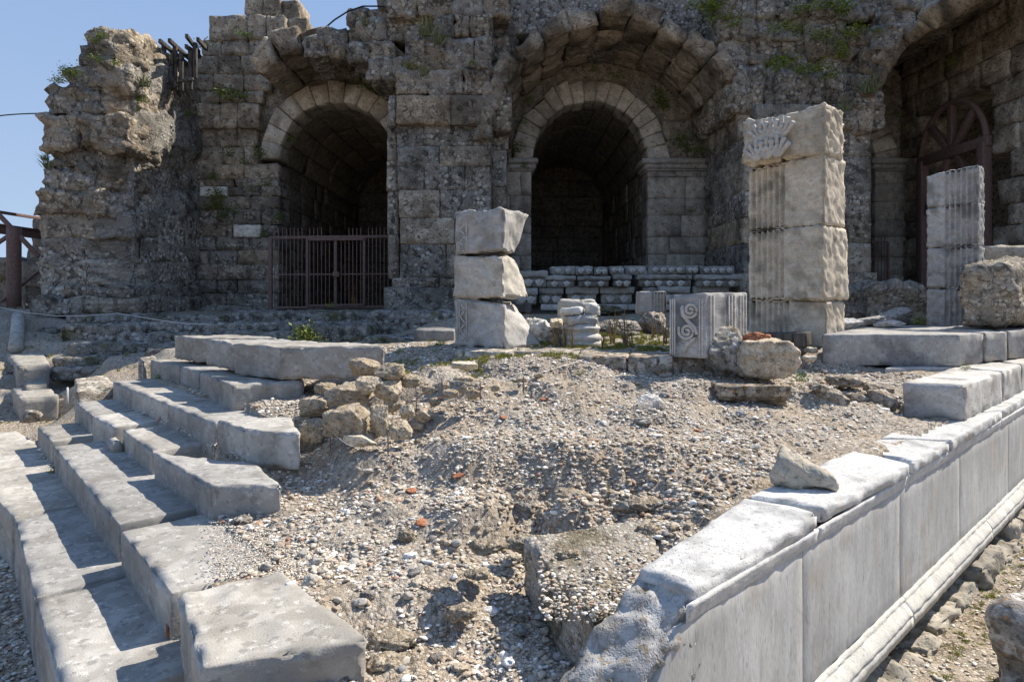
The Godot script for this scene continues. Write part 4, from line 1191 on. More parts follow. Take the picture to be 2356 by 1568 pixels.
	# big squared stones at the left
	for w in [[[[40, 842], [114, 838], [100, 806], [10, 806]], .77, .4, "grey cut block with a sloping top left of the stairs"], [[[58, 886], [110, 882], [104, 854], [52, 858]], .56, .3, "middle grey block with a notched top left of the stairs"], [[[45, 914], [134, 908], [114, 888], [26, 892]], .5, .34, "pale-topped block with orange side left of the stairs"]]:
		var tp := []
		for v in w[0]: tp.append(qh(v[0], v[1], w[1]))
		tag(blk("cut_stone", down(tp, w[2]), M.step_marble, {"cell": .06, "bev": .02, "amp": .015, "chip": .04, "tint": Color(.85, .83, .8)}), w[3], "stone")
	stone("stone", 150, 942, gh(150, 942), 46, 26, .2, M.pale_stone, "small flat stone holding a thin metal stake", {"boxy": .6, "tint": Color(1.0, .95, .88)})
	put("metal_stake", colored(cyl(.012, .22)), M.cord, qh(155, 930, gh(155, 936) + .06) + Vector3(0, .11, 0)).set_meta("label", "thin upright metal stake set in the small flat stone")
	get_child(-1).set_meta("category", "stake")
	for w in [[105, 778, 50, 28], [20, 870, 24, 36], [200, 840, 30, 16]]:
		stone("stone", w[0], w[1], gh(w[0], w[1]) - .03, w[2], w[3], .4, M.conglomerate, "brown conglomerate lump on the earth slope left of the stairs", {"group": "slope stones"})
	# drum of a fallen shaft pushed into the slope
	var pipe := PackedVector3Array()
	for w in [[42, 728, 1.33], [41, 748, 1.2], [39, 772, 1.03], [36, 800, .86]]:
		pipe.append(qh(w[0], w[1], w[2]))
	var cs := put("stone_channel", tube(pipe, .11, 12), M.pale_stone, Vector3.ZERO)
	tag(cs, "round jointed stone pipe running down the earth slope", "pipe")
	# far wall at the left edge
	var fw := thing("rubble_wall", q(40, 700, 19.0), "low dark rubble wall behind the steel frame", "wall")
	for w in [[-40, 60, 600, 720], [55, 105, 620, 715], [-20, 40, 590, 640], [40, 100, 600, 660], [62, 100, 560, 615], [70, 110, 500, 565], [-60, 20, 640, 720]]:
		blk("block", face(w[0], w[1], w[2], w[3], 18.6 + rng.randf() * .4, 18.6 + rng.randf() * .4, 1.0), M.limestone, {"cell": .15, "bev": .08, "amp": .06, "tint": Color(.6, .6, .6)}, fw)
	# terraces of conglomerate in front of the theatre
	var terr := "long worn conglomerate ledge of the stepped footing before the theatre"
	for w in [[150, 520, 724, 764, 12.6, 1.0], [515, 1050, 716, 742, 12.9, 1.2], [140, 330, 745, 785, 11.6, .8], [320, 640, 742, 770, 11.8, .9], [640, 860, 742, 775, 11.6, .8], [855, 1050, 716, 768, 11.9, .8], [260, 480, 766, 792, 11.4, .8], [480, 700, 765, 792, 10.9, .9], [695, 845, 748, 794, 10.4, .8], [150, 400, 790, 812, 10.9, .8], [840, 950, 775, 796, 9.6, .7], [120, 330, 822, 842, 10.2, .7], [110, 330, 848, 862, 9.6, .6], [330, 420, 800, 826, 9.2, .7]]:
		var n := blk("footing_ledge", face(w[0], w[1], w[2], w[3] + 14, w[4], w[4] + rng.randf_range(-.1, .1), w[5]), M.conglomerate, {"cell": .09, "bev": .04, "amp": .035, "freq": 2.0, "chip": .05, "strata": 1.8, "tint": Color(1, 1, 1) * rng.randf_range(.85, 1.1), "stain": Color(.5, .52, .34), "stain_at": .14, "sfreq": 1.5})
		tag(n, ("highest " if w[4] > 12.4 else ("second " if w[4] > 11.3 else ("third " if w[4] > 10.0 else "lowest "))) + terr, "ledge", "footing ledges")
	# flat kerb block and small blocks near the broken pillar
	var kb := blk("kerb_block", face(953, 1048, 757, 795, 7.3, 7.3, .45), M.grey_marble, {"cell": .06, "bev": .03, "amp": .02, "tint": Color(.62, .63, .65), "stain_at": .05, "stain": Color(.4, .4, .4)})
	tag(kb, "low dark grey block lying left of the broken pillar", "block")
	# paving along the inner edge of the fill
	var pv := thing("paving_edge", qh(1440, 820, 1.3), "strip of worn paving slabs edging the upper floor", "paving")
	for w in [[1329, 1443, 819, 803], [1445, 1545, 820, 806], [1546, 1720, 818, 804]]:
		blk("paving_slab", down([qh(w[0], w[2], 1.295), qh(w[1], w[2], 1.295), qh(w[1] + 12, w[3], 1.297), qh(w[0] + 8, w[3], 1.297)], .2), M.dark_stone, {"cell": .05, "bev": .012, "amp": .009, "chip": .03, "tint": Color(1.35, 1.25, 1.12)}, pv)
	for w in [[1180, 1328, 808, 799], [1046, 1179, 805, 796]]:
		blk("paving_slab", down([qh(w[0], w[2], 1.282), qh(w[1], w[2] + 6, 1.285), qh(w[1] + 16, w[3], 1.29), qh(w[0] + 10, w[3], 1.288)], .12), M.dark_stone, {"cell": .05, "bev": .01, "amp": .008, "chip": .02, "tint": Color(1.6, 1.55, 1.45)}, pv)
	# rubble and carved bits between the broken pillar and the scroll block
	stone("stone", 1236, 794, 1.29, 66, 64, .4, M.white_marble, "white broken marble lump beside the foot of the broken pillar", {"rough": .14, "tint": Color(.85, .84, .8)})
	stone("stone", 1278, 794, 1.29, 34, 44, .25, M.dark_stone, "brown rough stone left of the moulded column base", {"boxy": .8, "tint": Color(1.3, 1.2, 1.1)})
	stone("stone", 1282, 752, 1.53, 34, 26, .2, M.tan_stone, "pale tan stone perched left of the moulded column base", {"tint": Color(1.4, 1.35, 1.25)}).position = q(1280, 742, 6.3)
	column_base()
	var fb := thing("fluted_fragment", q(1505, 722, 8.4), "small fluted marble fragment standing on a conglomerate lump", "fragment")
	blk("fragment", face(1475, 1534, 670, 722, 8.5, 8.3, .4), M.grey_marble, {"cell": .03, "bev": .015, "amp": .01, "chip": .03, "flutes": [5, .4, 1.0, .03], "tint": Color(.75, .76, .78)}, fb)
	stone("conglomerate_lump", 1505, 768, 1.31, 70, 52, .6, M.conglomerate, "brown conglomerate lump carrying the fluted fragment", {"boxy": .8, "tint": Color(1.1, 1.05, 1.0)})
	stone("conglomerate_lump", 1430, 772, 1.31, 98, 36, .6, M.conglomerate, "low brown conglomerate lump in the grass left of the fluted fragment", {"boxy": .6})
	stone("conglomerate_lump", 1385, 726, 1.39, 120, 26, .8, M.conglomerate, "mossy conglomerate ridge below the carved cornice stack", {"boxy": .8, "tint": Color(.7, .72, .6)})
	# masses right of the tall pilaster
	var cw := thing("conglomerate_wall", q(2040, 740, 9.4), "low dark conglomerate wall remnant between the two fluted pillars", "wall")
	blk("mass", face(1935, 2010, 665, 745, 9.4, 9.4, .8), M.rubble, {"cell": .06, "bev": .1, "amp": .07, "tint": Color(.9, .88, .85)}, cw)
	blk("mass", face(2000, 2140, 648, 748, 9.3, 9.0, .8), M.rubble, {"cell": .06, "bev": .1, "amp": .07, "tint": Color(.92, .9, .86)}, cw)
	var rm := thing("rubble_masonry", q(2280, 745, 7.2), "lump of rubble masonry with red tile bits behind the platform slab", "masonry")
	blk("mass", [q(2205, 748, 7.0), q(2335, 748, 6.8), q(2215, 612, 7.0), q(2330, 606, 6.8), q(2300, 748, 8.2), q(2480, 748, 8.2), q(2290, 600, 8.2), q(2420, 590, 8.2)], M.rubble, {"cell": .05, "bev": .08, "amp": .06, "freq": 3.0, "tint": Color(1.15, 1.1, 1.0)}, rm)
	blk("top_block", face(2275, 2400, 562, 612, 8.6, 8.4, .6), M.pale_stone, {"cell": .06, "bev": .05, "amp": .03, "tint": Color(.9, .87, .8)}, rm)
	for w in [[1960, 752, 56, 20, "white"], [1990, 730, 32, 18, "grey"], [2070, 742, 70, 36, "grey"], [2055, 752, 60, 18, "white"], [1955, 690, 30, 26, "grey"], [2010, 745, 60, 16, "grey"]]:
		stone("marble_fragment", w[0], w[1], 1.42, w[2], w[3], .3, M.white_marble if w[4] == "white" else M.grey_marble, "broken marble fragment lying behind the platform slab", {"boxy": .8, "rough": .08, "tint": Color(.7, .7, .71), "group": "marble fragments", "category": "fragment", "tilt": .15})
	# beam wedged under the pilaster
	var wb := bar("wooden_beam", q(1735, 781, 6.6), q(1862, 779, 6.3), .24, .14, M.weathered_wood, null)
	tag(wb, "dark wooden beam wedged under the tall pilaster", "beam")
	# brick wedge on the lowest step
	var bw := blk("brick", box(qh(362, 1462, .35) + RD * .05, Vector3(.035, .045, .11), .5), M.terracotta, {"cell": .03, "bev": .006, "amp": .003, "tint": Color(.8, .85, .85)})
	tag(bw, "small orange brick wedged against the second riser", "brick")

func cyl(r: float, h: float, r2 := -1.0) -> CylinderMesh:
	var c := CylinderMesh.new()
	c.bottom_radius = r
	c.top_radius = r if r2 < 0.0 else r2
	c.height = h
	c.radial_segments = 14
	c.rings = 1
	return c

func colored(m: Mesh) -> ArrayMesh:
	var a := m.surface_get_arrays(0) if m is ArrayMesh else (m as PrimitiveMesh).get_mesh_arrays()
	return smooth(a)

func lathe(prof: Array, sides := 28, rag := 0.0) -> ArrayMesh:
	var vs := PackedVector3Array()
	var idx := PackedInt32Array()
	for p in prof:
		for k in sides:
			var a := TAU * k / sides
			var d := Vector3(cos(a), 0, sin(a))
			var r: float = p[0] * (1.0 + rag * nz.get_noise_3dv(d * 3.0 + Vector3(0, p[1] * 9.0, 0)))
			vs.append(d * r + Vector3(0, p[1], 0))
	for j in prof.size() - 1:
		for k in sides:
			var a := j * sides + k
			var b := j * sides + (k + 1) % sides
			idx.append_array([a, a + sides, b, b, a + sides, b + sides])
	var arr := []
	arr.resize(Mesh.ARRAY_MAX)
	arr[Mesh.ARRAY_VERTEX] = vs
	arr[Mesh.ARRAY_INDEX] = idx
	return smooth(arr)

func column_base() -> void:
	var p := qh(1336, 793, 1.29)
	var t := thing("column_base", p, "moulded round marble column base with broken slabs piled on it", "column base")
	var g := 1.24
	var prof := [[.001, 0.0], [.16, 0.0], [.162, .035], [.15, .037], [.165, .05], [.168, .068], [.155, .085], [.135, .092], [.128, .105], [.135, .12], [.15, .127], [.155, .14], [.148, .152], [.135, .155], [.13, .17], [.001, .17]]
	prof = prof.map(func(w): return [w[0] * g, w[1] * g])
	put("base", lathe(prof, 36, .05), M.grey_marble, p, t)
	blk("slab", box(p + Vector3(-.01, .213, 0), Vector3(.31, .085, .3), .2, Vector2(.05, .04)), M.grey_marble, {"cell": .03, "bev": .02, "amp": .015, "chip": .03, "tint": Color(.85, .86, .87)}, t)
	blk("slab", box(p + Vector3(-.08, .3, .02), Vector3(.2, .07, .22), -.3, Vector2(-.1, .1)), M.white_marble, {"cell": .03, "bev": .02, "amp": .02, "chip": .03, "tint": Color(.8, .8, .78)}, t)
	blk("slab", box(p + Vector3(.11, .29, .03), Vector3(.12, .12, .12), .3, Vector2(.1, -.1)), M.white_marble, {"cell": .03, "bev": .02, "amp": .02, "chip": .03, "tint": Color(.85, .83, .78)}, t)
	var b := blk("marble_block", face(1290, 1372, 690, 735, 7.0, 7.1, .4), M.grey_marble, {"cell": .04, "bev": .02, "amp": .02, "chip": .04, "tint": Color(.78, .79, .8)})
	tag(b, "squared broken marble block behind the moulded column base", "block")
	# it stands on another block
	var c := blk("marble_block", face(1296, 1380, 736, 790, 7.05, 7.1, .35), M.dark_stone, {"cell": .05, "bev": .03, "amp": .02, "tint": Color(1.1, 1.05, 1.0)})
	tag(c, "brown block hidden behind the moulded column base carrying the broken block", "block")

func palmettes(n: int, w: float, h: float, scale_ := 1.0) -> ArrayMesh:
	var st := SurfaceTool.new()
	st.begin(Mesh.PRIMITIVE_TRIANGLES)
	for k in n:
		var cx := w * ((k + .5) / n - .5)
		for s in 5:
			var a := (s - 2) * .42
			var pts := PackedVector3Array()
			for j in 4:
				var f := j / 3.0
				pts.append(Vector3(cx + sin(a) * h * (.15 + .75 * f) * .62, h * (.08 + (.82 - absf(s - 2) * .1) * f), .012 + .03 * sin(f * 2.4)))
			st.append_from(tube(pts, .024 * scale_, 5), 0, Transform3D())
	return st.commit()

func make_cornices() -> void:
	# three rows of carved cornice blocks stacked on a low plinth
	var z := 13.4
	var pl := thing("concrete_plinth", q(1440, 706, z), "low plinth of pale concrete blocks under the carved stack", "plinth")
	for k in 9:
		blk("plinth_block", face(1245 + k * 50, 1294 + k * 50, 699, 712, z, z, .5), M.pale_stone, {"cell": .3, "bev": .01, "amp": .004, "tint": Color(.95, .97, 1.0)}, pl)
	var rows := [
		[[1185, 1238, 661, 700], [1238, 1297, 661, 698], [1302, 1378, 659, 698], [1380, 1461, 659, 698], [1478, 1514, 660, 697], [1516, 1590, 658, 697], [1595, 1680, 658, 698]],
		[[1196, 1262, 622, 660], [1254, 1327, 633, 660], [1329, 1407, 634, 659], [1411, 1457, 631, 659], [1464, 1594, 631, 659], [1600, 1712, 631, 659]],
		[[1268, 1323, 612, 632], [1324, 1367, 612, 633], [1368, 1399, 613, 633], [1403, 1438, 611, 631], [1439, 1489, 611, 632], [1491, 1578, 610, 630], [1579, 1607, 611, 630], [1609, 1692, 611, 631]]]
	var labs := ["carved cornice block with palmettes in the bottom row of the stack", "carved cornice block with overhanging lip in the middle row of the stack", "thin carved block with fine leaf frieze in the top row of the stack"]
	for ri in 3:
		for w in rows[ri]:
			var zz: float = z + rng.randf_range(-.16, .16) + ri * .04
			var c := face(w[0] + .5, w[1] - 1.0, w[2], w[3] - .6, zz, zz + rng.randf_range(-.05, .05), .55)
			var mid: Vector3 = (c[0] + c[1]) * .5
			var t := thing("carved_cornice_block", mid, labs[ri], "carved block", "carved blocks stacked in rows")
			var hh: float = c[2].y - c[0].y
			var ww: float = c[1].x - c[0].x
			var tn: Color = Color(.6, .6, .59) * rng.randf_range(.75, 1.2)
			if ri == 2:
				blk("body", c, M.grey_marble, {"cell": .05, "bev": .015, "amp": .02, "chip": .03, "tint": tn}, t)
				put("frieze", palmettes(maxi(2, int(ww / .16)), ww * .86, hh * .75, .7), M.grey_marble, mid + Vector3(0, hh * .1, .008), t)
			else:
				var lip := hh * .42
				var lo := []
				var hi := []
				for k in 8:
					var p: Vector3 = c[k]
					var inset := Vector3((.1 if k & 1 else -.1) * -ww * .5, 0, 0)
					if k & 2: lo.append(p - Vector3(0, lip, 0) + inset + (Vector3.ZERO if k & 4 else Vector3(0, 0, -.06)))
					else: lo.append(p + inset + (Vector3.ZERO if k & 4 else Vector3(0, 0, -.1)))
					hi.append(p if k & 2 else p + Vector3(0, hh - lip + .004, 0))
				blk("body", lo, M.grey_marble, {"cell": .08, "bev": .02, "amp": .01, "chip": .02, "tint": tn}, t)
				blk("lip", hi, M.grey_marble, {"cell": .05, "bev": .015, "amp": .018, "chip": .03, "tint": tn * 1.05}, t)
				put("palmettes", palmettes(maxi(2, int(ww / .27)), ww * .8, hh - lip, 1.1), M.grey_marble, mid + Vector3(0, .0, -.075), t)

# ------------------------------------------------------------------ pebbles, plants, cords
func scatter(called: String, mesh: Mesh, m: Material, xf: Array, cols: Array, label: String, category: String) -> void:
	var mm := MultiMesh.new()
	mm.transform_format = MultiMesh.TRANSFORM_3D
	mm.use_colors = true
	mm.mesh = mesh
	mm.instance_count = xf.size()
	var buf := PackedFloat32Array()
	buf.resize(xf.size() * 16)
	for i in xf.size():
		var t: Transform3D = xf[i]
		var c: Color = cols[i]
		var o := i * 16
		for r in 3:
			buf[o + r * 4] = t.basis.x[r]
			buf[o + r * 4 + 1] = t.basis.y[r]
			buf[o + r * 4 + 2] = t.basis.z[r]
			buf[o + r * 4 + 3] = t.origin[r]
		buf[o + 12] = c.r; buf[o + 13] = c.g; buf[o + 14] = c.b; buf[o + 15] = 1.0
	mm.buffer = buf
	var n := MultiMeshInstance3D.new()
	n.multimesh = mm
	n.material_override = m
	n.name = numbered(called)
	add_child(n, true)
	tag(n, label, category, "", "stuff")

func pebble_color() -> Color:
	var v := rng.randf()
	var c: Color
	if v < .32: c = Color(.58, .52, .43)
	elif v < .5: c = Color(.8, .77, .71)
	elif v < .74: c = Color(.48, .395, .3)
	elif v < .85: c = Color(.45, .42, .375)
	elif v < .94: c = Color(.5, .4, .3)
	elif v < .965: c = Color(.46, .28, .2)
	else: c = Color(.3, .31, .325)
	return c * rng.randf_range(.75, 1.12)

func hidden_under(x: float, z: float) -> bool:
	var r := x * RD.x + z * RD.z
	var l := x * LD.x + z * LD.z
	return l > 1.2 and l < 1.62 and r > 1.0

func make_pebbles() -> void:
	var meshes := []
	for k in 4:
		meshes.append(stone_mesh(900 + k, Vector3(1, .72, .85), [.2, .5, .8, .5][k], [.08, .12, .14, .18][k], 4, Color(1, 1, 1), 2.0, [2, 6, 9, 12][k]))
	var xf := [[], [], [], []]
	var cols := [[], [], [], []]
	var count := 0
	# the fill inside the podium, denser close by
	for i in 230000:
		var a := deg_to_rad(rng.randf_range(-46.0, 48.0))
		var d := 1.5 * pow(6.8 / 1.5, sqrt(rng.randf()))
		var x := sin(a) * d
		var z := -cos(a) * d
		var r := x * RD.x + z * RD.z
		var l := x * LD.x + z * LD.z
		if r < .45 or l < 1.45: continue
		if hidden_under(x, z): continue
		var den := .42 + 1.1 * nl.get_noise_2d(x * 1.6, z * 1.6) + .5 * nl.get_noise_2d(x * 6.0, z * 6.0)
		if rng.randf() > den + .22: continue
		var big := pow(rng.randf(), 3.2)
		var s := lerpf(.0045, .023, big) * (.75 + .12 * d)
		if rng.randf() < .02: s *= 1.8
		var h := ground_h(x, z)
		var b := Basis(Vector3.UP, rng.randf() * TAU) * Basis(Vector3.RIGHT, rng.randf_range(-.35, .35))
		b = b * Basis.from_scale(Vector3(s * rng.randf_range(.8, 1.5), s * rng.randf_range(.45, .8), s))
		var k := rng.randi() % 4
		xf[k].append(Transform3D(b, Vector3(x, h + s * .04, z)))
		cols[k].append(pebble_color())
		count += 1
	for i in 3600:
		var x := .55 + rng.randfn(0, .42)
		var z := -3.4 + rng.randfn(0, .28)
		if i > 1900:
			var a := deg_to_rad(rng.randf_range(-30.0, 30.0))
			var d := rng.randf_range(1.9, 4.9)
			x = sin(a) * d; z = -cos(a) * d
		if x * RD.x + z * RD.z < 1.3 or x * LD.x + z * LD.z < 1.6: continue
		var s := rng.randf_range(.012, .038)
		var k := rng.randi_range(2, 3)
		var b := Basis(Vector3.UP, rng.randf() * TAU) * Basis(Vector3.RIGHT, rng.randf_range(-.6, .6)) * Basis.from_scale(Vector3(s * rng.randf_range(.8, 1.5), s * rng.randf_range(.5, 1.0), s))
		xf[k].append(Transform3D(b, Vector3(x, ground_h(x, z) + s * .15, z)))
		cols[k].append(pebble_color() * (Color(.78, .74, .69) if i < 1900 else Color(.95, .93, .9)))
	# gravel outside: left of the steps, right of the wall, the path and slope at the left
	for i in 26000:
		var x: float
		var z: float
		var s := rng.randf_range(.012, .03)
		if i < 9000:
			x = rng.randf_range(-2.6, -.6); z = rng.randf_range(-3.6, -1.5)
			var rr := x * RD.x + z * RD.z
			if rr > .5: continue
		elif i < 11500:
			var pr := rl(rng.randf_range(1.2, 6.5), rng.randf_range(-.2, 1.2), 0)
			x = pr.x; z = pr.z
			if rng.randf() < .5: s *= .7
		else:
			x = rng.randf_range(-7.5, -2.6); z = rng.randf_range(-11.0, -3.6)
			if x * RD.x + z * RD.z > 1.0: continue
			s *= 1.4
		var k := rng.randi() % 4
		var b := Basis(Vector3.UP, rng.randf() * TAU) * Basis.from_scale(Vector3(s * rng.randf_range(.8, 1.5), s * .75, s))
		xf[k].append(Transform3D(b, Vector3(x, ground_h(x, z) + s * .15, z)))
		cols[k].append(pebble_color() * (.8 if i < 9000 else 1.0))
	# spill of fine gravel on the second step and on the foundation block
	for i in 5000:
		var p := qh(rng.randf_range(440, 720), rng.randf_range(1190, 1330), .56)
		if i > 4300: break
		if i > 3000: p = qh(rng.randf_range(1240, 1540), rng.randf_range(1225, 1410), .68)
		if i < 3000 and rng.randf() > smoothstep(440.0, 560.0, 1178.0 + p.x / (KP * -p.z)): continue
		var s := rng.randf_range(.004, .011) if i < 3000 else rng.randf_range(.006, .02)
		var k := rng.randi() % 4
		xf[k].append(Transform3D(Basis(Vector3.UP, rng.randf() * TAU) * Basis.from_scale(Vector3(s * 1.2, s * .8, s)), p + Vector3(0, (.002 if i < 3000 else rng.randf_range(-.035, .012)), 0)))
		cols[k].append(pebble_color())
	for k in 4:
		scatter("gravel", meshes[k], M.pebble, xf[k], cols[k], "mixed white, grey and brown gravel covering the podium fill", "gravel")
	# larger loose stones, each its own
	var lm := []
	for k in 10:
		lm.append(stone_mesh(1200 + k, Vector3(1, .7, .85), .4, .16, 7, Color(1, 1, 1), 2.0, 7))
	var mats := [M.tan_stone, M.pale_stone, M.pale_stone, M.white_marble, M.dark_stone, M.terracotta, M.conglomerate]
	var kinds := ["tan", "grey", "grey", "white", "dark", "terracotta", "mortar-crusted"]
	for i in 250:
		var a := deg_to_rad(rng.randf_range(-36.0, 34.0))
		var d := 1.9 * pow(4.9 / 1.9, rng.randf())
		var x := sin(a) * d
		var z := -cos(a) * d
		if x * RD.x + z * RD.z < 1.0 or x * LD.x + z * LD.z < 1.7: continue
		var k := rng.randi() % 7
		if k == 5 and rng.randf() < .6: k = 0
		var s := rng.randf_range(.035, .075)
		if k == 6: s = rng.randf_range(.07, .16)
		if k == 3: s *= .8
		var n := put("loose_stone" if k != 5 else "terracotta_sherd", lm[rng.randi() % 10], mats[k], Vector3(x, ground_h(x, z) + s * .14, z))
		n.rotation = Vector3(rng.randf_range(-.25, .25), rng.randf() * TAU, rng.randf_range(-.25, .25))
		n.scale = Vector3(s * rng.randf_range(.9, 1.4), s * (.35 if k == 5 else rng.randf_range(.6, 1.0)), s)
		tag(n, "loose %s %s lying in the podium gravel" % [kinds[k], "sherd" if k == 5 else "stone"], "stone" if k != 5 else "sherd", "loose %s stones in the gravel" % kinds[k])
	# crusted mortar lumps across the middle of the fill
	for w in [[1240, 1120, 110, 70], [1320, 1160, 90, 50], [1420, 1150, 80, 46], [1520, 1110, 90, 60], [1600, 1090, 60, 40], [1500, 1180, 100, 50], [1590, 1160, 80, 40], [1380, 1090, 70, 40], [1180, 1060, 70, 40], [1290, 1060, 60, 36], [1440, 1060, 60, 34], [1660, 1130, 60, 36], [935, 1240, 40, 34], [1120, 1270, 90, 40], [1200, 1260, 70, 40], [1500, 1235, 60, 40], [1060, 1420, 70, 46], [900, 1500, 110, 60], [890, 1545, 100, 50], [1260, 1370, 80, 40], [1310, 1290, 60, 34], [1200, 1440, 50, 40], [1130, 1500, 60, 50], [1100, 1330, 60, 30]]:
		var p0 := qh(w[0], w[1], .7)
		var h := ground_h(p0.x, p0.z)
		var p := qh(w[0], w[1], h)
		h = ground_h(p.x, p.z)
		stone("mortar_lump", w[0], w[1], h - .015, w[2], w[3] * .8, 0.0, M.gravel_soil, "pebble-crusted lump of old mortar in the podium fill", {"boxy": .3, "rough": .16, "detail": 14, "tint": Color(.88, .82, .72), "group": "mortar lumps", "category": "lump", "stain_at": .25, "rise": .16})

func leaf_clump(sd: int, n: int, spread: Vector3, size: float, droop: float) -> ArrayMesh:
	var rg := RandomNumberGenerator.new()
	rg.seed = sd
	var vs := PackedVector3Array()
	var cs := PackedColorArray()
	var idx := PackedInt32Array()
	for i in n:
		var p := Vector3(rg.randfn(0, .4), absf(rg.randfn(.2, .4)), rg.randfn(0, .4)) * spread
		var d := Vector3(rg.randf_range(-1, 1), rg.randf_range(-.2, 1) - droop, rg.randf_range(-1, 1)).normalized()
		var s := d.cross(Vector3(rg.randf_range(-1, 1), rg.randf_range(-1, 1), rg.randf_range(-1, 1))).normalized()
		var l := size * rg.randf_range(.6, 1.3)
		var b := vs.size()
		vs.append_array([p, p + d * l * .5 + s * l * .3, p + d * l * .5 - s * l * .3 , p + d * l])
		var c := Color(.07, .1, .03).lerp(Color(.16, .19, .04), rg.randf()) * rg.randf_range(.7, 1.2)
		cs.append_array([c, c, c, c])
		idx.append_array([b, b + 1, b + 2, b + 1, b + 3, b + 2])
	return raw(vs, cs, idx)

func grass_tuft(sd: int, n: int, h: float, spread: float, tone := Color(.14, .17, .045)) -> ArrayMesh:
	var rg := RandomNumberGenerator.new()
	rg.seed = sd
	var vs := PackedVector3Array()
	var cs := PackedColorArray()
	var idx := PackedInt32Array()
	for i in n:
		var p := Vector3(rg.randfn(0, .4), 0, rg.randfn(0, .4)) * spread
		var lean := Vector3(rg.randfn(0, .35), 1, rg.randfn(0, .35)).normalized()
		var l := h * rg.randf_range(.5, 1.2)
		var s := lean.cross(Vector3(rg.randf_range(-1, 1), .1, rg.randf_range(-1, 1))).normalized() * h * .035
		var b := vs.size()
		var bend := Vector3(lean.x, -.2, lean.z) * l * .35
		vs.append_array([p - s, p + s, p + lean * l * .55 - s * .7, p + lean * l * .55 + s * .7, p + lean * l + bend])
		var c := tone.lerp(Color(.26, .24, .1), rg.randf() * .5) * rg.randf_range(.7, 1.2)
		for k in 5: cs.append(c)
		idx.append_array([b, b + 1, b + 2, b + 1, b + 3, b + 2, b + 2, b + 3, b + 4])
	return raw(vs, cs, idx)

func raw(vs: PackedVector3Array, cs: PackedColorArray, idx: PackedInt32Array) -> ArrayMesh:
	for i in cs.size(): cs[i] = cs[i] * CK
	var arr := []
	arr.resize(Mesh.ARRAY_MAX)
	arr[Mesh.ARRAY_VERTEX] = vs
	arr[Mesh.ARRAY_COLOR] = cs
	arr[Mesh.ARRAY_INDEX] = idx
	var st := SurfaceTool.new()
	st.create_from_arrays(arr)
	st.generate_normals()
	return st.commit()

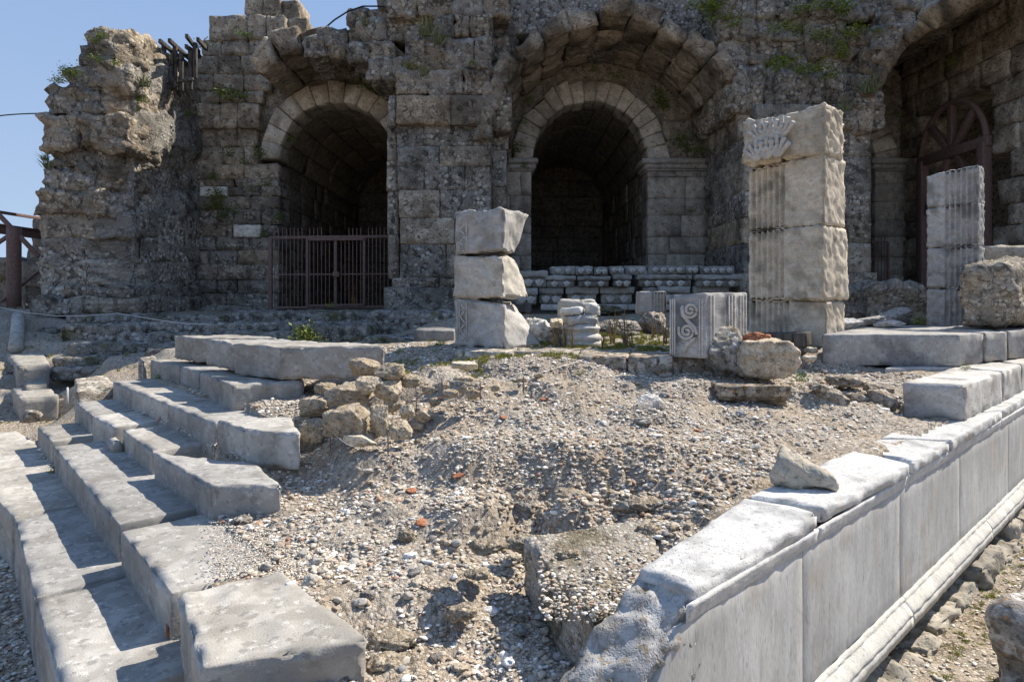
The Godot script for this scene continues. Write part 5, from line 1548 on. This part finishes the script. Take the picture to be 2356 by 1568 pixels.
func make_plants() -> void:
	var clumps := []
	for k in 4: clumps.append(leaf_clump(300 + k, 260, Vector3(1, .9, .6), .15, .2))
	var tufts := []
	for k in 4: tufts.append(grass_tuft(400 + k, 26, 1.0, .5))
	var silver := grass_tuft(450, 60, 1.0, .35, Color(.16, .18, .1))
	# [x, y, distance, width px]
	for w in [[500, 455, 16.6, 36], [492, 480, 16.6, 40], [512, 500, 16.6, 28], [488, 412, 16.6, 26], [613, 428, 16.6, 24], [640, 505, 16.6, 26], [607, 545, 16.6, 22], [580, 440, 16.6, 18], [540, 490, 16.6, 20], [860, 205, 16.4, 60], [882, 215, 16.2, 40], [840, 190, 16.5, 34], [664, 325, 17.2, 26], [1518, 235, 16.7, 46], [1530, 250, 16.7, 30], [1565, 335, 16.5, 40], [1585, 350, 16.4, 30], [1640, 345, 16.4, 36], [1610, 352, 16.4, 30], [1670, 340, 15.9, 30], [1215, 235, 16.7, 24], [1205, 285, 16.6, 20], [1190, 350, 16.6, 34], [1205, 385, 16.5, 18], [1365, 165, 16.6, 20], [1420, 180, 16.6, 26], [1590, 488, 16.7, 18], [435, 265, 16.0, 20], [600, 360, 16.6, 30], [530, 360, 16.6, 26], [560, 378, 16.6, 24], [2060, 265, 16.0, 24], [2075, 300, 16.4, 18], [2150, 470, 16.0, 16], [2190, 150, 14.5, 24], [2330, 360, 14.0, 40], [2290, 250, 14.6, 22]]:
		var n := put("wall_plant", clumps[rng.randi() % 4], M.leaf, q(w[0], w[1], w[2]))
		n.scale = Vector3.ONE * (w[3] * KP * w[2] * .85)
		n.rotation.y = rng.randf() * TAU
		var spot := "in the joints of the wall left of the first arch" if w[0] < 650 else ("under the broken vault of the first arch" if w[0] < 900 else ("along the pale arch of the central bay" if w[0] < 1540 else ("on the ledge beside the central arch's right impost" if w[0] < 1700 else "in the dark third bay")))
		tag(n, "dark green wall plant rooted " + spot, "plant", "shaded wall plants")
	for w in [[232, 88, 13.9, 30], [215, 96, 13.8, 24], [222, 140, 13.8, 30], [265, 148, 13.8, 24], [165, 175, 13.7, 46], [135, 190, 13.7, 36], [150, 165, 13.8, 28], [560, 83, 16.5, 30], [520, 228, 16.6, 60], [545, 222, 16.6, 40], [470, 110, 16.6, 30], [700, 82, 16.0, 24], [325, 235, 14.6, 24], [312, 255, 14.6, 18], [1640, 30, 14.3, 60], [1665, 50, 14.2, 50], [1620, 20, 14.2, 50], [1690, 60, 14.0, 30], [1910, 20, 13.9, 60], [1940, 30, 13.8, 50], [1850, 25, 13.9, 40], [1800, 72, 13.8, 50], [1835, 75, 13.8, 36], [1890, 90, 13.8, 50], [1930, 110, 13.7, 40], [1960, 85, 13.7, 50], [1980, 70, 13.7, 40], [2020, 75, 13.6, 24], [1800, 155, 13.6, 60], [1840, 165, 13.6, 40], [1880, 165, 13.6, 50], [1910, 180, 13.5, 40], [1940, 130, 13.6, 40], [1770, 150, 13.6, 30], [940, 155, 14.0, 26], [1085, 148, 14.0, 20], [760, 705, 12.4, 20], [470, 500, 15.9, 0]]:
		if w[3] == 0: continue
		var n := put("weed_clump", clumps[rng.randi() % 4], M.leaf_bright, q(w[0], w[1], w[2]))
		n.scale = Vector3(1, .55, .8) * (w[3] * KP * w[2] * 1.05)
		n.rotation.y = rng.randf() * TAU
		var spot := "on the broken left pier" if w[0] < 400 else ("on the stepped wall beside the first arch" if w[0] < 720 else ("on the central pier" if w[0] < 1200 else ("above the central vault's right haunch" if w[0] < 1720 else "on the ledges of the right pier")))
		tag(n, "bright green weed clump growing " + spot, "plant", "weeds on the masonry tops")
	for w in [[980, 75, 13.9, 50], [1008, 92, 13.9, 36], [975, 165, 13.9, 30], [2000, 205, 13.5, 50], [1945, 245, 13.4, 30], [330, 190, 14.5, 36], [110, 378, 13.7, 30], [840, 50, 14.6, 26], [400, 95, 16, 0], [104, 360, 13.7, 20]]:
		if w[3] == 0: continue
		var n := put("grey_shrub", silver, M.leaf, q(w[0], w[1] + 8, w[2]))
		n.scale = Vector3.ONE * (w[3] * KP * w[2])
		n.rotation.y = rng.randf() * TAU
		tag(n, "wispy grey-green shrub sprouting from a masonry ledge", "plant", "wispy shrubs on ledges")
	# large-leaved weed and yellow-green weed below the gate
	var big := put("leafy_weed", leaf_clump(500, 220, Vector3(.18, .2, .16), .06, .1), M.leaf, q(700, 782, 8.2))
	tag(big, "tall dark broad-leaved weed standing below the iron gate", "plant")
	for w in [[735, 790, 7.6, 40], [752, 792, 7.5, 30]]:
		var n := put("pale_weed", leaf_clump(510, 80, Vector3(.3, 1.0, .3), .16, .0), M.leaf, q(w[0], w[1], w[2]))
		n.scale = Vector3.ONE * (w[3] * KP * w[2] * .55)
		tag(n, "pale yellow-green weed beside the dark broad-leaved weed", "plant", "pale weeds behind the top slab")
	for w in [[1845, 876, 1.13, 46, "leafy weed sprouting at the corner of the tan boulder"], [2222, 850, 1.13, 26, "small weed in the joint below the platform slab corner"], [2298, 905, .88, 40, "small weed trailing along the joint above the cap"], [2330, 892, .88, 26, "weed sprig near the far end of the cap joint"], [2320, 812, 1.13, 20, "weed sprig on the tread by the far platform slab"], [1470, 893, 1.1, 22, "lone green sprig in the gravel before the paving"], [2310, 1150, .06, 34, "ivy strand climbing the joint of the moulded base"], [2330, 1200, -.15, 40, "green weed at the foot of the moulded base"], [207, 975, .56, 40, "yellow-flowered weed leaning out of the second riser"], [125, 1085, .36, 34, "yellow-flowered weed rooted at the lowest riser"], [322, 922, .73, 34, "small weed in the corner of the fourth step"], [365, 870, .92, 24, "grass tuft at the foot of the fifth riser"], [1010, 795, 1.28, 30, "low green weed beside the low dark grey block"], [2118, 745, 1.42, 40, "dry yellowish weed before the slender fluted pillar"], [380, 1335, .36, 26, "small green weed in the lowest riser joint"]]:
		var n := put("small_weed", clumps[int(w[0]) % 4], M.leaf_bright, qh(w[0], w[1], w[2]))
		n.scale = Vector3.ONE * (w[3] * KP * -n.position.z * .6)
		tag(n, w[4], "plant")
	var dry := grass_tuft(620, 9, 1.0, .12, Color(.2, .13, .07))
	for w in [[1300, 796, 70], [1318, 800, 60], [1385, 800, 50], [1410, 790, 80], [1440, 800, 90], [1452, 797, 60], [1500, 780, 60], [1530, 790, 70], [1215, 770, 60], [1240, 790, 40], [1275, 798, 50], [1360, 795, 50]]:
		var n := put("dry_weed", dry, M.leaf, qh(w[0], w[1], 1.29))
		n.scale = Vector3(.6, 1, .6) * (w[2] * KP * -n.position.z)
		n.rotation.y = rng.randf() * TAU
		tag(n, "dry reddish weed stalks standing in the court grass", "plant", "dry weeds in the court")
	# grass on the court and moss outside the wall
	var xf := []
	var cols := []
	for i in 5200:
		var p: Vector3
		var s := rng.randf_range(.02, .05)
		if i < 2600: p = qh(rng.randf_range(1215, 1560), rng.randf_range(758, 806), 1.3)
		elif i < 3300: p = qh(rng.randf_range(900, 1345), rng.randf_range(800, 832), 1.27)
		elif i < 4300: p = Vector3(rng.randf_range(-9, -4), 0, rng.randf_range(-13, -8))
		else: p = Vector3(rng.randf_range(-7, 4), 0, rng.randf_range(-13.5, -7))
		if nl.get_noise_2d(p.x * 2.5, p.z * 2.5) < (.02 if i < 2600 else .1): continue
		p.y = maxf(ground_h(p.x, p.z), -.3) if i >= 2600 else ground_h(p.x, p.z)
		xf.append(Transform3D(Basis(Vector3.UP, rng.randf() * TAU) * Basis.from_scale(Vector3(s * 1.3, s, s * 1.3)), p))
		cols.append(Color(1.1, .95, .8) * rng.randf_range(.75, 1.1))
	scatter("grass", tufts[0], M.leaf_bright, xf, cols, "short spring grass growing on the court floor", "grass")
	xf = []; cols = []
	for i in 2600:
		var p := rl(rng.randf_range(1.0, 6.5), rng.randf_range(.1, 1.15), 0)
		if nl.get_noise_2d(p.x * 4.0, p.z * 4.0) < .04: continue
		p.y = ground_h(p.x, p.z)
		var s := rng.randf_range(.012, .03)
		xf.append(Transform3D(Basis(Vector3.UP, rng.randf() * TAU) * Basis.from_scale(Vector3(s * 2, s * .6, s * 2)), p))
		cols.append(Color(.95, .85, .45) * rng.randf_range(.7, 1.0))
	scatter("moss", tufts[1], M.leaf_bright, xf, cols, "yellow-green moss on the ground outside the podium wall", "moss")

func make_cords() -> void:
	var t := thing("string_line", qh(1100, 880, 1.25), "white string stretched on small iron pegs along the cut bank", "string")
	var pts := [[1342, 826, 1.28], [1205, 868, 1.22], [1105, 881, 1.2], [1017, 872, 1.24], [958, 915, 1.1]]
	var ps := PackedVector3Array()
	for w in pts: ps.append(qh(w[0], w[1], w[2]) - t.position)
	put("cord", tube(ps, .0014, 5), M.cord, t.position, t)
	for w in [pts[1], pts[2], pts[3], pts[4]]:
		put("peg", colored(cyl(.004, .12)), M.brown_paint, qh(w[0], w[1], w[2]) + Vector3(0, -.05, 0), t)
	var t2 := thing("string_line", qh(830, 1030, .9), "slack loop of string around the pale squared stone", "string")
	ps = PackedVector3Array()
	for w in [[760, 985, .96], [775, 1003, .93], [800, 1022, .9], [830, 1031, .89], [862, 1027, .89], [893, 998, .97]]: ps.append(qh(w[0], w[1], w[2]) - t2.position)
	put("cord", tube(ps, .0014, 5), M.cord, t2.position, t2)
	for w in [[760, 985, .96], [893, 998, .97]]:
		put("peg", colored(cyl(.004, .14)), M.brown_paint, qh(w[0], w[1], w[2]) + Vector3(0, -.06, 0), t2)
	# white hose over the footing
	ps = PackedVector3Array()
	for w in [[-20, 704, 14.0], [20, 712, 13.5], [60, 720, 13.0], [130, 728, 12.5], [200, 727, 12.4], [270, 722, 12.4], [310, 728, 12.3], [370, 738, 11.6], [430, 746, 11.4], [500, 748, 11.5]]:
		ps.append(q(w[0], w[1] - 2, w[2]))
	tag(put("white_hose", tube(ps, .007, 6), M.cord, Vector3.ZERO), "thin white hose lying across the theatre footing", "hose")
	# overhead cables
	ps = PackedVector3Array()
	for k in 13:
		var f := k / 12.0
		ps.append(q(lerpf(-60, 104, f), lerpf(274, 260, f) + 6.0 * sin(f * PI) * -.6, 14.2))
	tag(put("cable", tube(ps, .014, 6), M.black_cable, Vector3.ZERO), "black cable running from the broken pier into the sky", "cable")
	ps = PackedVector3Array()
	for w in [[712, 75, 15.5], [730, 73, 15.4], [750, 62, 15.3], [770, 45, 15.2], [800, 26, 15.1], [835, 14, 15.0], [870, 14, 14.9], [890, 16, 14.8]]:
		ps.append(q(w[0], w[1], w[2]))
	tag(put("cable", tube(ps, .018, 6), M.black_cable, Vector3.ZERO), "black cable draped over the broken vault top", "cable")
	ps = PackedVector3Array()
	for w in [[388, 152, 15.4], [420, 135, 15.6], [450, 110, 16.0], [478, 84, 16.4]]:
		ps.append(q(w[0], w[1], w[2]))
	tag(put("cable", tube(ps, .012, 6), M.black_cable, Vector3.ZERO), "thin cable strung across the wooden railing", "cable")
	# crumpled plastic bag
	var b := stone_mesh(77, Vector3(.17, .13, .1), .0, .16, 14, Color(1, 1, 1), 2.0, 5)
	var p := qh(1496, 942, 1.01)
	tag(put("plastic_bag", b, M.plastic_film, p + Vector3(0, .045, 0)), "crumpled translucent plastic bag on the gravel", "bag")

func _ready() -> void:
	rng.seed = 11
	nz.seed = 5; nz.frequency = 1.0; nz.fractal_octaves = 5; nz.fractal_type = FastNoiseLite.FRACTAL_FBM; nz.noise_type = FastNoiseLite.TYPE_SIMPLEX
	nf.seed = 9; nf.frequency = 1.0; nf.fractal_octaves = 4; nf.fractal_type = FastNoiseLite.FRACTAL_FBM; nf.noise_type = FastNoiseLite.TYPE_SIMPLEX
	nl.seed = 14; nl.frequency = 1.0; nl.fractal_octaves = 3; nl.fractal_type = FastNoiseLite.FRACTAL_FBM; nl.noise_type = FastNoiseLite.TYPE_SIMPLEX
	# camera: level, 75.6 degrees across, lens lowered
	var cam := Camera3D.new()
	cam.name = "camera"
	cam.projection = Camera3D.PROJECTION_FRUSTUM
	cam.near = 0.1
	cam.far = 2000.0
	cam.size = 0.1 * 681.0 / 660.0
	cam.frustum_offset = Vector2(0, -0.1 * (340.5 - 293.0) / 660.0)
	cam.position = Vector3(0, EYE, 0)
	add_child(cam)
	cam.current = true
	var env := Environment.new()
	env.background_mode = Environment.BG_SKY
	var sky := Sky.new()
	var pm := ProceduralSkyMaterial.new()
	pm.sky_top_color = Color(0.42, 0.53, 0.70)
	pm.sky_horizon_color = Color(0.6, 0.675, 0.76)
	pm.sky_curve = 0.22
	pm.ground_horizon_color = Color(0.5, 0.48, 0.44)
	pm.ground_bottom_color = Color(0.3, 0.27, 0.22)
	pm.sun_angle_max = 3.0
	sky.sky_material = pm
	env.sky = sky
	env.tonemap_mode = Environment.TONE_MAPPER_LINEAR
	env.tonemap_exposure = 1.62
	env.sdfgi_enabled = true
	env.ssao_enabled = true
	env.ssil_enabled = true
	var we := WorldEnvironment.new()
	we.name = "world_environment"
	we.environment = env
	add_child(we)
	var sun := DirectionalLight3D.new()
	sun.name = "sun"
	sun.light_energy = 1.5
	sun.light_angular_distance = 0.5
	sun.light_color = Color(1.0, 0.965, 0.91)
	sun.shadow_enabled = true
	var az := deg_to_rad(61.0)
	var el := deg_to_rad(47.0)
	var to_sun := Vector3(sin(az) * cos(el), sin(el), -cos(az) * cos(el))
	add_child(sun)
	sun.look_at_from_position(to_sun * 50.0, Vector3.ZERO, Vector3.UP)
	make_materials()
	make_terrain()
	make_stairs()
	make_podium()
	make_theatre()
	make_gate()
	make_timber()
	make_pillars()
	make_cornices()
	make_stones()
	make_pebbles()
	make_plants()
	make_cords()
